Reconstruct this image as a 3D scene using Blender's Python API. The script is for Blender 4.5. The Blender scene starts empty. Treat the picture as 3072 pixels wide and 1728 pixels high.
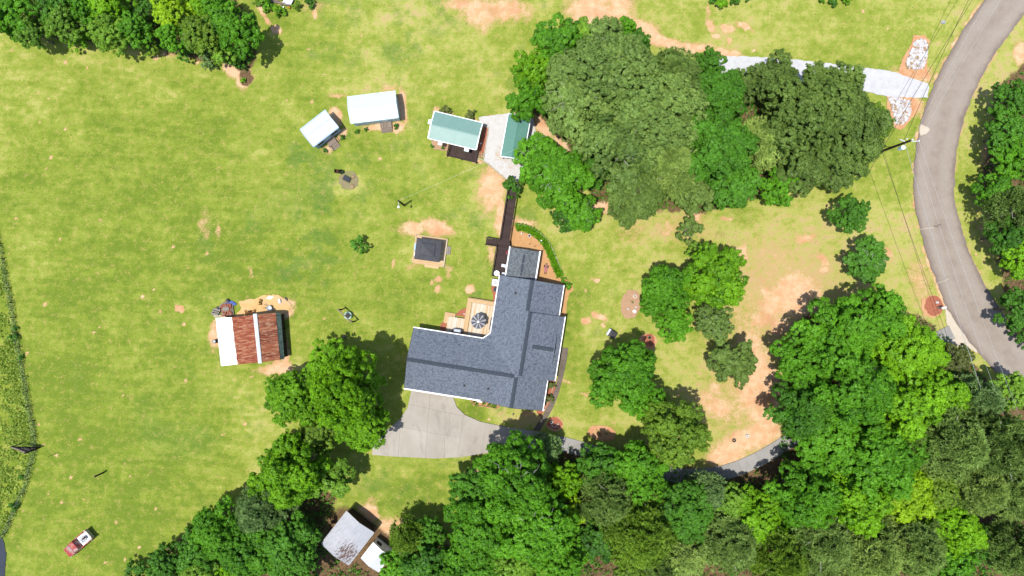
import bpy, math, random
import numpy as np
from mathutils import Vector, Matrix, geometry
R_ = math.radians
rnd = random.Random(7)

# ---------------------------------------------------------------- camera, sky, sun, exposure
CAM_H = 100.0
PX = 150.0 / 3072.0
cam_d = bpy.data.cameras.new('camera')
cam_d.lens = 24; cam_d.sensor_width = 36; cam_d.clip_end = 6000; cam_d.clip_start = 0.5
cam = bpy.data.objects.new('camera', cam_d)
bpy.context.scene.collection.objects.link(cam)
cam.location = (0, 0, CAM_H); cam.rotation_euler = (0, 0, 0)
bpy.context.scene.camera = cam
SH = (0.19, 0.13)                                  # shadow offset per metre of height (east, north)
SUN_EL = math.atan(1 / math.hypot(*SH))
SUN_DIR = Vector((-SH[0], -SH[1], 1)).normalized() # towards the sun
world = bpy.data.worlds.new('World'); bpy.context.scene.world = world
world.use_nodes = True
wn = world.node_tree.nodes; wl = world.node_tree.links
bg = wn['Background']; bg.inputs['Strength'].default_value = 0.14
sky = wn.new('ShaderNodeTexSky'); sky.sky_type = 'NISHITA'; sky.sun_disc = False
sky.sun_elevation = SUN_EL
sky.sun_rotation = math.atan2(SUN_DIR.x, SUN_DIR.y)
wl.new(sky.outputs[0], bg.inputs[0])
sun_d = bpy.data.lights.new('sun', 'SUN'); sun_d.energy = 4.4; sun_d.angle = R_(0.5); sun_d.color = (1, 0.965, 0.9)
sun = bpy.data.objects.new('sun', sun_d); bpy.context.scene.collection.objects.link(sun)
sun.rotation_euler = SUN_DIR.to_track_quat('Z', 'Y').to_euler()
vs = bpy.context.scene.view_settings
bpy.context.scene.display_settings.display_device = 'sRGB'
vs.view_transform = 'Standard'; vs.look = 'None'; vs.gamma = 1; vs.use_curve_mapping = False
vs.exposure = 0.58
bpy.context.scene.cycles.max_bounces = 6
bpy.context.scene.cycles.diffuse_bounces = 3
bpy.context.scene.cycles.transmission_bounces = 4
K = 2.75                                           # rendered value of a flat white surface: target / K = albedo

COL = bpy.context.scene.collection

# ---------------------------------------------------------------- helpers
def lin(c):
    c /= 255.0
    return c / 12.92 if c <= 0.04045 else ((c + 0.055) / 1.055) ** 2.4
def C(r, g, b, k=None):
    k = k or K
    return tuple(min(0.9, lin(v) / k) for v in (r, g, b)) + (1,)
def W(px, py, z=0.0):
    """ground-plan position of what the photograph shows at this pixel at height z"""
    k = (CAM_H - z) / CAM_H * PX
    return Vector(((px - 1536) * k, (864 - py) * k, z))
def tag(o, label=None, cat=None, group=None, kind=None):
    if label: o['label'] = label
    if cat: o['category'] = cat
    if group: o['group'] = group
    if kind: o['kind'] = kind
    return o
def empty(name, loc, rz=0, label=None, cat=None, group=None, kind=None):
    o = bpy.data.objects.new(name, None); COL.objects.link(o)
    o.location = loc; o.rotation_euler = (0, 0, rz); o.empty_display_size = 0.3
    return tag(o, label, cat, group, kind)
def put(name, mesh, mat=None, parent=None, loc=None, rot=None, scale=None):
    o = bpy.data.objects.new(name, mesh); COL.objects.link(o)
    if mat is not None:
        if not mesh.materials: mesh.materials.append(mat)
        elif mesh.materials[0] != mat:
            o.material_slots[0].link = 'OBJECT'; o.material_slots[0].material = mat
    if parent: o.parent = parent
    if loc is not None: o.location = loc
    if rot is not None: o.rotation_euler = rot
    if scale is not None: o.scale = scale
    return o
class B:
    """collects boxes, bars, tubes into one mesh"""
    def __init__(s): s.v = []; s.f = []
    def add(s, vs_, fs):
        n = len(s.v); s.v += [tuple(v) for v in vs_]; s.f += [tuple(i + n for i in f) for f in fs]; return s
    def box(s, x0, x1, y0, y1, z0, z1):
        return s.add([(x0,y0,z0),(x1,y0,z0),(x1,y1,z0),(x0,y1,z0),(x0,y0,z1),(x1,y0,z1),(x1,y1,z1),(x0,y1,z1)],
                     [(3,2,1,0),(4,5,6,7),(0,1,5,4),(1,2,6,5),(2,3,7,6),(3,0,4,7)])
    def bar(s, a, b, w, h=None):
        h = h or w; a = Vector(a); b = Vector(b); d = (b - a).normalized()
        up = Vector((0,0,1)) if abs(d.z) < .95 else Vector((1,0,0))
        x = d.cross(up).normalized() * w / 2; y = x.cross(d).normalized() * h / 2
        p = [a-x-y, a+x-y, a+x+y, a-x+y, b-x-y, b+x-y, b+x+y, b-x+y]
        return s.add(p, [(0,1,2,3),(7,6,5,4),(4,5,1,0),(5,6,2,1),(6,7,3,2),(7,4,0,3)])
    def tube(s, a, b, r0, r1=None, n=8, cap=True):
        r1 = r0 if r1 is None else r1; a = Vector(a); b = Vector(b); d = (b - a).normalized()
        up = Vector((0,0,1)) if abs(d.z) < .95 else Vector((1,0,0))
        x = d.cross(up).normalized(); y = d.cross(x).normalized()
        p = []
        for c, r in ((a, r0), (b, r1)):
            for i in range(n):
                t = 2*math.pi*i/n; p.append(c + x*math.cos(t)*r + y*math.sin(t)*r)
        f = [(i, (i+1) % n, n+(i+1) % n, n+i) for i in range(n)]
        if cap: f += [tuple(range(n-1, -1, -1)), tuple(range(n, 2*n))]
        return s.add(p, f)
    def lathe(s, prof, c=(0,0,0), n=14):
        """prof = [(r,z)...] from bottom to top"""
        p = []
        for r, z in prof:
            for i in range(n):
                t = 2*math.pi*i/n; p.append((c[0]+math.cos(t)*r, c[1]+math.sin(t)*r, c[2]+z))
        f = []
        for k in range(len(prof)-1):
            for i in range(n): f.append((k*n+i, k*n+(i+1) % n, (k+1)*n+(i+1) % n, (k+1)*n+i))
        f += [tuple(range(n-1,-1,-1)), tuple(range((len(prof)-1)*n, len(prof)*n))]
        return s.add(p, f)
    def prism(s, poly, z0, z1):
        """vertical prism over a 2D polygon"""
        n = len(poly)
        a = sum(poly[i][0]*poly[(i+1)%n][1]-poly[(i+1)%n][0]*poly[i][1] for i in range(n))
        if a < 0: poly = poly[::-1]
        p = [(x,y,z0) for x,y in poly] + [(x,y,z1) for x,y in poly]
        return s.add(p, [tuple(range(n-1,-1,-1)), tuple(range(n,2*n))] + [(i,(i+1)%n,n+(i+1)%n,n+i) for i in range(n)])
    def slab(s, pts, t):
        """a sloped polygon given a thickness t downwards"""
        n = len(pts); pts = [Vector(p) for p in pts]
        nz = (pts[1]-pts[0]).cross(pts[2]-pts[0])
        if nz.z < 0: pts = pts[::-1]
        lo = [p - Vector((0,0,t)) for p in pts]
        return s.add(lo + pts, [tuple(range(n-1,-1,-1)), tuple(range(n,2*n))] + [(i,(i+1)%n,n+(i+1)%n,n+i) for i in range(n)])
    def mesh(s, name):
        m = bpy.data.meshes.new(name); m.from_pydata(s.v, [], s.f); m.update(); return m
    def put(s, name, mat, parent=None, loc=None, rot=None):
        return put(name, s.mesh(name), mat, parent, loc, rot)

# ---------------------------------------------------------------- materials
def node_mat(name, build, rough=0.9, spec=0.2):
    m = bpy.data.materials.new(name); m.use_nodes = True
    nt = m.node_tree; b = nt.nodes['Principled BSDF']
    b.inputs['Roughness'].default_value = rough
    b.inputs['Specular IOR Level'].default_value = spec
    build(nt, b); return m
class N:
    def __init__(s, nt): s.nt = nt
    def new(s, t, **kw):
        n = s.nt.nodes.new(t)
        for k, v in kw.items(): setattr(n, k, v)
        return n
    def link(s, a, b): s.nt.links.new(a, b)
    def put(s, sock, v):
        if hasattr(v, 'is_output') or isinstance(v, bpy.types.NodeSocket): s.nt.links.new(v, sock)
        else: sock.default_value = v
    def co(s, scale=(1,1,1), rot=0, obj=True, rnd_=False):
        tc = s.new('ShaderNodeTexCoord'); mp = s.new('ShaderNodeMapping')
        mp.inputs['Scale'].default_value = scale; mp.inputs['Rotation'].default_value = (0,0,rot)
        s.link(tc.outputs['Object'], mp.inputs[0])
        if rnd_:
            oi = s.new('ShaderNodeObjectInfo'); mu = s.math('MULTIPLY', oi.outputs['Random'], 57.0)
            s.link(mu, mp.inputs['Location'])
        return mp.outputs[0]
    def geo(s, scale=(1,1,1), rot=0):
        g = s.new('ShaderNodeNewGeometry'); mp = s.new('ShaderNodeMapping')
        mp.inputs['Scale'].default_value = scale; mp.inputs['Rotation'].default_value = (0,0,rot)
        s.link(g.outputs['Position'], mp.inputs[0]); return mp.outputs[0]
    def noise(s, co, scale, detail=3, rough=.55, dist=0):
        n = s.new('ShaderNodeTexNoise'); n.inputs['Scale'].default_value = scale
        n.inputs['Detail'].default_value = detail; n.inputs['Roughness'].default_value = rough
        n.inputs['Distortion'].default_value = dist
        if co is not None: s.link(co, n.inputs['Vector'])
        return n.outputs['Fac']
    def math(s, op, a, b=0.0, c=0.0, clamp=False):
        n = s.new('ShaderNodeMath', operation=op, use_clamp=clamp)
        s.put(n.inputs[0], a); s.put(n.inputs[1], b); s.put(n.inputs[2], c); return n.outputs[0]
    def rng(s, v, a, b, lo=0.0, hi=1.0, smooth=True):
        n = s.new('ShaderNodeMapRange', interpolation_type='SMOOTHSTEP' if smooth else 'LINEAR')
        s.put(n.inputs[0], v); n.inputs[1].default_value = a; n.inputs[2].default_value = b
        n.inputs[3].default_value = lo; n.inputs[4].default_value = hi; return n.outputs[0]
    def mix(s, f, a, b, mode='MIX'):
        n = s.new('ShaderNodeMix', data_type='RGBA', blend_type=mode)
        s.put(n.inputs[0], f); s.put(n.inputs[6], a); s.put(n.inputs[7], b); return n.outputs[2]
    def ramp(s, v, stops):
        n = s.new('ShaderNodeValToRGB'); cr = n.color_ramp
        while len(cr.elements) < len(stops): cr.elements.new(0.5)
        for e, (p, c) in zip(cr.elements, stops): e.position = p; e.color = c
        s.put(n.inputs[0], v); return n.outputs[0]
    def bump(s, b, h, strength=.4, dist=.05):
        n = s.new('ShaderNodeBump'); n.inputs['Strength'].default_value = strength
        n.inputs['Distance'].default_value = dist; s.link(h, n.inputs['Height']); s.link(n.outputs[0], b.inputs['Normal'])
def mottled(name, c1, c2, scale=3.0, c3=None, s3=.4, rough=.9, spec=.2, bump=0.3, bd=.03, stretch=(1,1,1), rnd_=True, lo=.3, hi=.7, metal=0):
    def build(nt, b):
        n = N(nt); co = n.co(stretch, rnd_=rnd_)
        f = n.rng(n.noise(co, scale, 5, .65), lo, hi)
        c = n.mix(f, c1, c2)
        if c3: c = n.mix(n.rng(n.noise(co, s3, 4, .6), .45, .7), c, c3)
        n.link(c, b.inputs['Base Color']); b.inputs['Metallic'].default_value = metal
        if bump: n.bump(b, n.noise(co, scale*2.5, 4, .7), bump, bd)
    return node_mat(name, build, rough, spec)
M = {}
M['white_paint'] = mottled('white_paint', (.78,.78,.78,1), (.7,.71,.72,1), 2, rough=.5, bump=0)
M['white_metal'] = mottled('white_metal', (.44,.455,.485,1), (.41,.425,.46,1), .6, rough=.4, bump=0, stretch=(1,1,1))
M['siding_blue'] = mottled('siding_blue', (.50,.60,.66,1), (.40,.50,.56,1), 1.5, rough=.6, bump=0)
M['siding_slate'] = mottled('siding_slate', (.30,.42,.55,1), (.25,.36,.48,1), 1.5, rough=.6, bump=0)
M['siding_white'] = mottled('siding_white', (.68,.69,.68,1), (.58,.6,.58,1), 1.2, rough=.6, bump=0)
M['siding_tan'] = mottled('siding_tan', (.5,.48,.42,1), (.42,.4,.35,1), 1.2, rough=.7)
M['black'] = mottled('black', (.015,.015,.017,1), (.03,.03,.032,1), 3, rough=.6, bump=0)
M['dark_glass'] = mottled('dark_glass', (.02,.025,.03,1), (.03,.035,.045,1), 1, rough=.12, spec=.6, bump=0)
M['grey_metal'] = mottled('grey_metal', (.32,.33,.35,1), (.24,.25,.27,1), 3, rough=.45, bump=0)
M['galv'] = mottled('galvanised', (.45,.47,.5,1), (.36,.38,.42,1), 3, rough=.4, bump=0)
M['old_wood'] = mottled('old_wood', C(190,172,155), C(145,128,114), 2.2, stretch=(1,6,1))
M['pole_wood'] = mottled('pole_wood', C(92,76,66), C(60,48,42), 2.5)
M['brown_iron'] = mottled('brown_iron', C(120,78,60), C(70,48,42), 8)
M['red_paint'] = mottled('red_paint', C(205,40,45), C(225,95,85), 2.5, C(225,200,190), 1.4, rough=.45, bump=0)
M['cream'] = mottled('cream', C(248,238,214), C(225,208,180), 5)
M['blue_tarp'] = mottled('blue_tarp', C(92,128,228), C(120,150,235), 2.5, rough=.45, bump=.6, bd=.08)
M['brick_red'] = mottled('brick_red', C(214,140,112), C(176,98,76), 6)
M['concrete_block'] = mottled('concrete_block', C(205,196,182), C(178,168,155), 5)
M['yellow_paint'] = mottled('yellow_paint', C(240,190,60), C(200,140,40), 5)
M['orange_paint'] = mottled('orange_paint', C(230,160,70), C(160,90,40), 5)
M['stone'] = mottled('stone', C(255,255,255,2.0), C(235,232,235,2.3), 2.5, C(240,215,200), 1.2)
M['field_stone'] = mottled('field_stone', C(235,205,160), C(200,165,125), 3)
M['mint'] = mottled('mint', C(225,255,240,2.2), C(205,240,224,2.3), 4, bump=0)
M['dark_green'] = mottled('dark_green', C(60,78,55), C(40,52,40), 5)
M['bark'] = mottled('bark', (.09,.07,.055,1), (.16,.13,.105,1), 4)
M['pale_bark'] = mottled('pale_bark', (.42,.4,.36,1), (.3,.28,.25,1), 4)
M['pot_white'] = mottled('pot_white', (.7,.7,.68,1), (.55,.55,.54,1), 4)
M['soil'] = mottled('soil', C(120,95,80), C(85,68,58), 6)
M['pink'] = mottled('pink', C(235,165,165), C(215,135,140), 6, bump=0)
M['red_plastic'] = mottled('red_plastic', C(225,60,90), C(200,50,75), 4, rough=.4, bump=0)
M['purple'] = mottled('purple', C(165,140,235), C(140,110,220), 4, bump=0)
M['new_wood'] = None
def wood_mat(name, light, dark, amount, rough=.8):
    def build(nt, b):
        n = N(nt); oi = n.new('ShaderNodeObjectInfo')
        co = n.co((1.2, 14, 4), rnd_=True)
        g = n.rng(n.noise(co, 1.0, 5, .7), .35, .7)
        t = n.math('ADD', n.math('MULTIPLY', g, .45), n.math('MULTIPLY', oi.outputs['Random'], amount), clamp=True)
        knots = n.rng(n.noise(n.co((2, 3, 2), rnd_=True), 3.0, 1), .72, .78)
        c = n.mix(t, light, dark); c = n.mix(n.math('MULTIPLY', knots, .6), c, tuple(v*.4 for v in dark[:3])+(1,))
        n.link(c, b.inputs['Base Color'])
    return node_mat(name, build, rough, .2)
M['new_wood'] = wood_mat('new_wood', C(255,252,238,2.1), C(244,200,142,2.3), .75)
M['pine_wood'] = wood_mat('pine_wood', C(255,226,176,2.2), C(238,186,134,2.3), .5)
M['brown_wood'] = wood_mat('brown_wood', C(104,84,80), C(70,54,52), .6)
M['grey_wood'] = wood_mat('grey_wood', C(205,185,165), C(150,130,116), .5)

def shingle_mat(name, ca, cb, cc, s=1.0):
    """architectural shingles: staggered courses of tabs, each its own shade"""
    def build(nt, b):
        n = N(nt)
        oi = n.new('ShaderNodeTexCoord')
        br = n.new('ShaderNodeTexBrick'); br.offset = .5
        br.inputs['Scale'].default_value = 1.0
        br.inputs['Brick Width'].default_value = .34*s; br.inputs['Row Height'].default_value = .17*s
        br.inputs['Mortar Size'].default_value = .018*s; br.inputs['Mortar Smooth'].default_value = .4; br.inputs['Bias'].default_value = 0
        br.inputs['Color1'].default_value = ca; br.inputs['Color2'].default_value = cb; br.inputs['Mortar'].default_value = cc
        n.link(oi.outputs['UV'], br.inputs['Vector'])
        mp = n.new('ShaderNodeMapping'); mp.inputs['Scale'].default_value = (5.0/s, 7.0/s, 1); n.link(oi.outputs['UV'], mp.inputs[0])
        vo = n.new('ShaderNodeTexVoronoi'); vo.inputs['Scale'].default_value = 1.0; n.link(mp.outputs[0], vo.inputs['Vector'])
        sp = n.new('ShaderNodeSeparateColor'); n.link(vo.outputs['Color'], sp.inputs[0])
        c = n.mix(n.rng(sp.outputs[0], .45, .75), br.outputs['Color'], ca)
        c = n.mix(n.rng(sp.outputs[1], .7, .95, 0, .8), c, cc)
        big = n.rng(n.noise(n.geo(), .35, 3), .35, .7)
        c = n.mix(n.math('MULTIPLY', big, .22), c, cb)
        n.link(c, b.inputs['Base Color'])
        n.bump(b, br.outputs['Fac'], .5, -.02)
    return node_mat(name, build, .92, .25)
M['shingle'] = shingle_mat('blue_grey_shingle', C(156,166,182), C(136,146,162), C(102,112,127))
M['shingle_grey'] = shingle_mat('grey_shingle', C(158,166,170), C(124,131,138), C(96,102,110), .8)
M['shingle_cap'] = mottled('shingle_cap', C(98,107,120), C(82,91,104), 4)
M['shingle_green'] = shingle_mat('green_shingle', C(128,154,146), C(100,128,120), C(80,104,98))
M['shingle_black'] = shingle_mat('charcoal_shingle', C(112,110,114), C(90,88,93), C(72,70,75))
def panel_mat(name, base, light, grime, gscale=1.0, rough=.45, gr=.35):
    def build(nt, b):
        n = N(nt); co = n.co((1,1,1), rnd_=True)
        f = n.rng(n.noise(co, gscale, 4, .6), .35, .75)
        c = n.mix(f, base, light)
        st = n.rng(n.noise(n.co((6,.5,1), rnd_=True), 1.2, 3), .55, .8)
        c = n.mix(n.math('MULTIPLY', st, gr), c, grime)
        n.link(c, b.inputs['Base Color'])
    return node_mat(name, build, rough, .3)
M['green_metal'] = panel_mat('green_metal', C(158,204,194), C(166,212,202), C(132,180,170))
M['green_metal_deep'] = panel_mat('green_metal_deep', C(120,182,164), C(128,188,170), C(102,160,144))
M['grey_panel'] = panel_mat('weathered_grey_metal', C(192,196,204), C(212,215,222), C(160,160,166), .8)
def peeling():
    def build(nt, b):
        n = N(nt); co = n.geo()
        c = n.mix(n.rng(n.noise(n.geo((1,1,1)), .8, 4, .6), .35, .7), C(226,229,238,2.6), C(240,242,250,2.6))
        rg = n.geo((1,1,1), .92)                       # streaks follow the slope of the sheets
        mp = n.new('ShaderNodeMapping'); mp.inputs['Scale'].default_value = (2.6, .55, 1); n.link(rg, mp.inputs[0])
        c = n.mix(n.rng(n.noise(mp.outputs[0], 1.6, 4, .7), .5, .75, 0, .5), c, C(164,166,176))
        sb = n.new('ShaderNodeVectorMath', operation='DISTANCE'); n.link(co, sb.inputs[0]); sb.inputs[1].default_value = tuple(PEEL)
        near = n.rng(sb.outputs['Value'], .3, 3.0, .82, 0)
        f = n.math('ADD', near, n.math('MULTIPLY', n.math('SUBTRACT', n.noise(mp.outputs[0], 3.4, 3, .6), .5), 3.6))
        c = n.mix(n.rng(f, .62, .72), c, C(136,106,94))
        n.link(c, b.inputs['Base Color'])
    return node_mat('weathered_sheet_with_peeling_paint', build, .5, .3)
PEEL = W(1042, 1660, 3.3)
M['peeling'] = peeling()
M['gazebo_panel'] = panel_mat('charcoal_metal', C(106,106,112), C(118,118,124), C(92,92,98), .8, .6)
def rust_mat(name, c1, c2, c3, heavy=.5):
    def build(nt, b):
        n = N(nt); g = n.co((.35, 2.6, 1), rnd_=True); g2 = n.co((.5, 4.2, 1), rnd_=True)
        a = n.noise(g, 1.0, 5, .7); d = n.noise(g2, 1.4, 4, .75)
        oi = n.new('ShaderNodeObjectInfo')
        f = n.math('ADD', a, n.math('MULTIPLY', n.math('SUBTRACT', oi.outputs['Random'], .5), .22))
        c = n.mix(n.rng(f, .40, .58), c1, c2)
        c = n.mix(n.rng(d, .50, .60), c, c3)
        n.link(c, b.inputs['Base Color'])
    return node_mat(name, build, .8, .2)
M['rust_dark'] = rust_mat('rusty_iron_dark', C(170,80,60), C(196,108,78), C(236,172,132))
M['rust_light'] = rust_mat('rusty_iron_streaked', C(162,80,60), C(206,124,88), C(240,188,152))
def white_rust():
    def build(nt, b):
        n = N(nt); tc = n.new('ShaderNodeTexCoord'); sx = n.new('ShaderNodeSeparateXYZ'); n.link(tc.outputs['Object'], sx.inputs[0])
        edge = n.rng(sx.outputs[0], -1.1, 0.0, 0, 1, False)      # rust bleeding down from the upper edge (x = 0)
        f = n.math('ADD', edge, n.math('MULTIPLY', n.math('SUBTRACT', n.noise(n.co((.5,5,1), rnd_=True), 1.3, 4), .5), 1.3))
        c = n.mix(n.rng(f, .75, 1.25), (.78,.8,.82,1), C(214,160,105))
        n.link(c, b.inputs['Base Color'])
    return node_mat('white_sheet_with_rust_edge', build, .5, .3)
M['white_rust'] = white_rust()

def concrete(name, a, b_, c_, crack=True):
    def build(nt, b):
        n = N(nt); co = n.geo()
        f = n.rng(n.noise(co, .22, 5, .6), .35, .68)
        c = n.mix(f, a, b_)
        st = n.rng(n.noise(n.geo((1, .35, 1), .3), .7, 6, .7, .6), .5, .72)
        c = n.mix(n.math('MULTIPLY', st, .6), c, c_)
        sp = n.rng(n.noise(co, 3.5, 5, .75), .58, .75)
        c = n.mix(n.math('MULTIPLY', sp, .35), c, a)
        oi = n.new('ShaderNodeObjectInfo')
        c = n.mix(n.math('MULTIPLY', oi.outputs['Random'], .22), c, c_)
        n.link(c, b.inputs['Base Color']); n.bump(b, n.noise(co, 8, 4, .7), .2, .02)
    return node_mat(name, build, .9, .2)
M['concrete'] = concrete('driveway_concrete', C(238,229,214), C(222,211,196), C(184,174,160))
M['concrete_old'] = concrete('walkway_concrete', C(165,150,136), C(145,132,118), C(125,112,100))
M['concrete_greyer'] = concrete('lane_concrete', C(216,212,206), C(200,196,190), C(166,162,157))  # greyer, slightly darker concrete for the lane slabs
def asphalt():
    def build(nt, b):
        n = N(nt); co = n.geo()
        at = n.new('ShaderNodeAttribute'); at.attribute_name = 'across'
        wn_ = n.noise(n.geo(), .25, 3)
        ac = n.math('ADD', at.outputs['Fac'], n.math('MULTIPLY', n.math('SUBTRACT', wn_, .5), .12))
        # wheel tracks worn lighter, edges darker
        w1 = n.math('PINGPONG', n.math('MULTIPLY', ac, 4.0), 1.0)
        c = n.mix(n.rng(n.noise(co, .5, 5, .65), .35, .7), C(212,196,180), C(196,179,163))
        c = n.mix(n.math('MULTIPLY', n.rng(w1, .3, .9), .5), c, C(222,210,196))
        gr = n.rng(n.noise(co, 7, 3, .8), .35, .7); c = n.mix(n.math('MULTIPLY', gr, .3), c, C(160,146,134))
        ed = n.math('ABSOLUTE', n.math('SUBTRACT', ac, .5))
        c = n.mix(n.rng(ed, .38, .5, 0, .55), c, C(140,122,118))
        pt = n.rng(n.noise(co, .9, 3, .5), .70, .74); c = n.mix(n.math('MULTIPLY', pt, .5), c, C(214,206,200))
        n.link(c, b.inputs['Base Color']); n.bump(b, n.noise(co, 12, 3, .7), .3, .02)
    return node_mat('worn_asphalt', build, .85, .2)
M['asphalt'] = asphalt()
def granular(name, a, b_, c_, s1=1.2, s2=9, dirt=None):
    def build(nt, b):
        n = N(nt); co = n.geo()
        c = n.mix(n.rng(n.noise(co, s1, 5, .7), .35, .7), a, b_)
        c = n.mix(n.math('MULTIPLY', n.rng(n.noise(co, s2, 3, .8), .5, .7), .7), c, c_)
        if dirt: c = n.mix(n.rng(n.noise(co, .35, 5, .7), .5, .72), c, dirt)
        n.link(c, b.inputs['Base Color']); n.bump(b, n.noise(co, s2*1.5, 3, .8), .6, .04)
    return node_mat(name, build, .95, .1)
M['gravel'] = granular('white_gravel', C(255,255,255,2.45), C(250,250,253), C(238,238,242))
M['gravel_dirty'] = granular('dusty_gravel', C(255,252,248,2.4), C(250,244,238,2.5), C(232,222,214), dirt=C(250,222,188))
M['pinestraw'] = granular('pine_straw', C(238,186,130,2.2), C(226,172,116,2.2), C(204,148,100,2.3), 2, 12)
M['red_mulch'] = granular('red_mulch', C(228,148,116), C(212,128,98), C(178,98,76), 2.5, 11)
M['brown_mulch'] = granular('tan_mulch', C(232,190,152,2.4), C(218,174,138,2.4), C(194,150,118,2.5), 2, 11)
M['sand'] = granular('yellow_sand', C(254,214,150,2.1), C(246,196,132,2.1), C(230,176,118,2.2), .9, 8, C(248,204,166,2.1))
M['shoulder'] = granular('pale_shoulder_gravel', C(246,232,210,2.2), C(236,220,198,2.2), C(212,194,172,2.3), 1, 9)
M['ash'] = granular('ashy_bare_ground', C(196,184,140), C(186,166,128), C(150,140,110), 1, 8, C(176,186,104))
M['clay'] = granular('orange_clay', C(246,196,150,2.2), C(236,170,120,2.2), C(214,142,98,2.3), 1, 8)

# ---------------------------------------------------------------- ground sheet
def vnoise(x, y, seed):
    xi = np.floor(x).astype(np.int64); yi = np.floor(y).astype(np.int64); fx = x-xi; fy = y-yi
    fx = fx*fx*(3-2*fx); fy = fy*fy*(3-2*fy)
    def h(a, b):
        n = (a*374761393 + b*668265263 + seed*1442695041) & 0xffffffff
        n = ((n ^ (n >> 13))*1274126177) & 0xffffffff
        return ((n ^ (n >> 16)) & 0xffff)/65535.0
    return (h(xi,yi)*(1-fx)+h(xi+1,yi)*fx)*(1-fy)+(h(xi,yi+1)*(1-fx)+h(xi+1,yi+1)*fx)*fy
def fbm(x, y, s, seed, oct_=4, rough=.55):
    v = 0; a = 1; t = 0
    for k in range(oct_):
        v = v + a*vnoise(x/s*(2**k), y/s*(2**k), seed+k*17); t += a; a *= rough
    return v/t
def sstep(v, a, b):
    t = np.clip((v-a)/(b-a), 0, 1); return t*t*(3-2*t)
def axis(lo, hi, step, far):
    a = np.arange(lo, hi+step*.5, step)
    out = [hi+step*2, hi+4, hi+12, hi+40, hi+120, hi+400, far]; inn = [lo-step*2, lo-4, lo-12, lo-40, lo-120, lo-400, -far]
    return np.concatenate([inn[::-1], a, out])
xs = axis(-79, 79, .25, 2500); ys = axis(-46, 46, .25, 2500)
GX, GY = np.meshgrid(xs, ys)
PXg = GX/PX + 1536; PYg = 864 - GY/PX
warpx = PXg + (fbm(PXg, PYg, 26, 91)-.5)*26; warpy = PYg + (fbm(PXg, PYg, 26, 92)-.5)*26
def ell(cx, cy, rx, ry, ang=0, soft=.6, warp=True):
    X = (warpx if warp else PXg)-cx; Y = (warpy if warp else PYg)-cy
    a = R_(ang); u = X*math.cos(a)+Y*math.sin(a); v = -X*math.sin(a)+Y*math.cos(a)
    d = np.sqrt((u/rx)**2+(v/ry)**2); return 1-sstep(d, 1-soft, 1+soft)
def seg_dist(pts):
    d = np.full(PXg.shape, 1e9)
    for (x0,y0),(x1,y1) in zip(pts[:-1], pts[1:]):
        dx, dy = x1-x0, y1-y0; L2 = dx*dx+dy*dy
        t = np.clip(((PXg-x0)*dx+(PYg-y0)*dy)/L2, 0, 1)
        d = np.minimum(d, np.hypot(PXg-x0-t*dx, PYg-y0-t*dy))
    return d
def inside(pts):
    r = np.zeros(PXg.shape, bool); n = len(pts)
    for i in range(n):
        x0,y0 = pts[i]; x1,y1 = pts[(i+1)%n]
        if y0 == y1: continue
        c = ((y0 > PYg) != (y1 > PYg)) & (PXg < (x1-x0)*(PYg-y0)/(y1-y0)+x0); r ^= c
    return r
def poly_mask(pts, soft):
    d = seg_dist(pts+[pts[0]]); s = np.where(inside(pts), d, -d)
    return sstep(s + (fbm(PXg, PYg, 18, 33)-.5)*soft*1.2, -soft, soft)

FENCE = [(-60,640),(-10,690),(0,703),(18,798),(40,906),(56,1013),(75,1105),(83,1152),(95,1231),(109,1279),(113,1343),(95,1410),(75,1482),(44,1541),(24,1600),(4,1616),(-60,1640)]
ROAD_L = [(3060,-160),(2952,0),(2882,99),(2839,179),(2807,238),(2783,298),(2759,378),(2749,429),(2741,517),(2739,576),(2749,644),(2763,703),(2783,775),(2811,850),(2839,922),(2878,985),(2911,1030),(2946,1069),(2988,1120),(3060,1195),(3180,1300),(3400,1460)]
ROAD_R = [(3240,-100),(3120,-10),(3072,44),(3034,95),(2994,147),(2950,219),(2922,278),(2891,358),(2873,437),(2865,497),(2861,576),(2870,636),(2886,691),(2910,763),(2942,830),(2978,894),(3002,934),(3041,990),(3080,1040),(3160,1120),(3280,1230),(3470,1370)]

dry = .42 + (fbm(PXg, PYg, 420, 1)-.5)*.6 + (fbm(PXg, PYg, 110, 5)-.5)*.5 + (fbm(PXg*1.0+PYg*.3, PYg*1.5-PXg*.2, 40, 8)-.5)*.55 + (fbm(PXg, PYg, 14, 9)-.5)*.45
# mowing streaks, faint, running roughly along x then turning with the field edge
st = fbm(PXg*.16+PYg*.02, PYg*1.0-PXg*.12, 11, 61, 3); dry += (st-.5)*.45*(1-sstep(PXg, 900, 1200))
dry -= .14*(1-sstep(PXg, 500, 900))*sstep(PYg, 200, 420); dry += .15*sstep(PXg, 1700, 2300)*sstep(PYg, 500, 640)
dry += .14*sstep(PXg, 820, 1250)*(1-sstep(PYg, 240, 420))
dry += .10*sstep(PXg, 1750, 1900)
for a in [(2350,850,330,230,0,.5,.14),(1120,230,120,60,0,.6,.2),(2090,150,160,60,10,.6,.2),(180,380,120,60,0,.6,.12),(430,1060,50,110,0,.6,.16),(1900,700,180,80,-10,.7,.12),
          (1480,600,70,60,0,.7,.25),(1290,720,140,80,0,.6,.2),(1050,545,60,45,0,.5,.35),(2960,300,60,240,20,.6,.2),(1240,1640,80,90,0,.6,.15),(1000,60,160,60,0,.6,.15),(1580,1255,120,26,8,.6,.3),(1500,700,40,60,0,.6,.2)]:
    dry += a[6]*ell(*a[:6])
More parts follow.
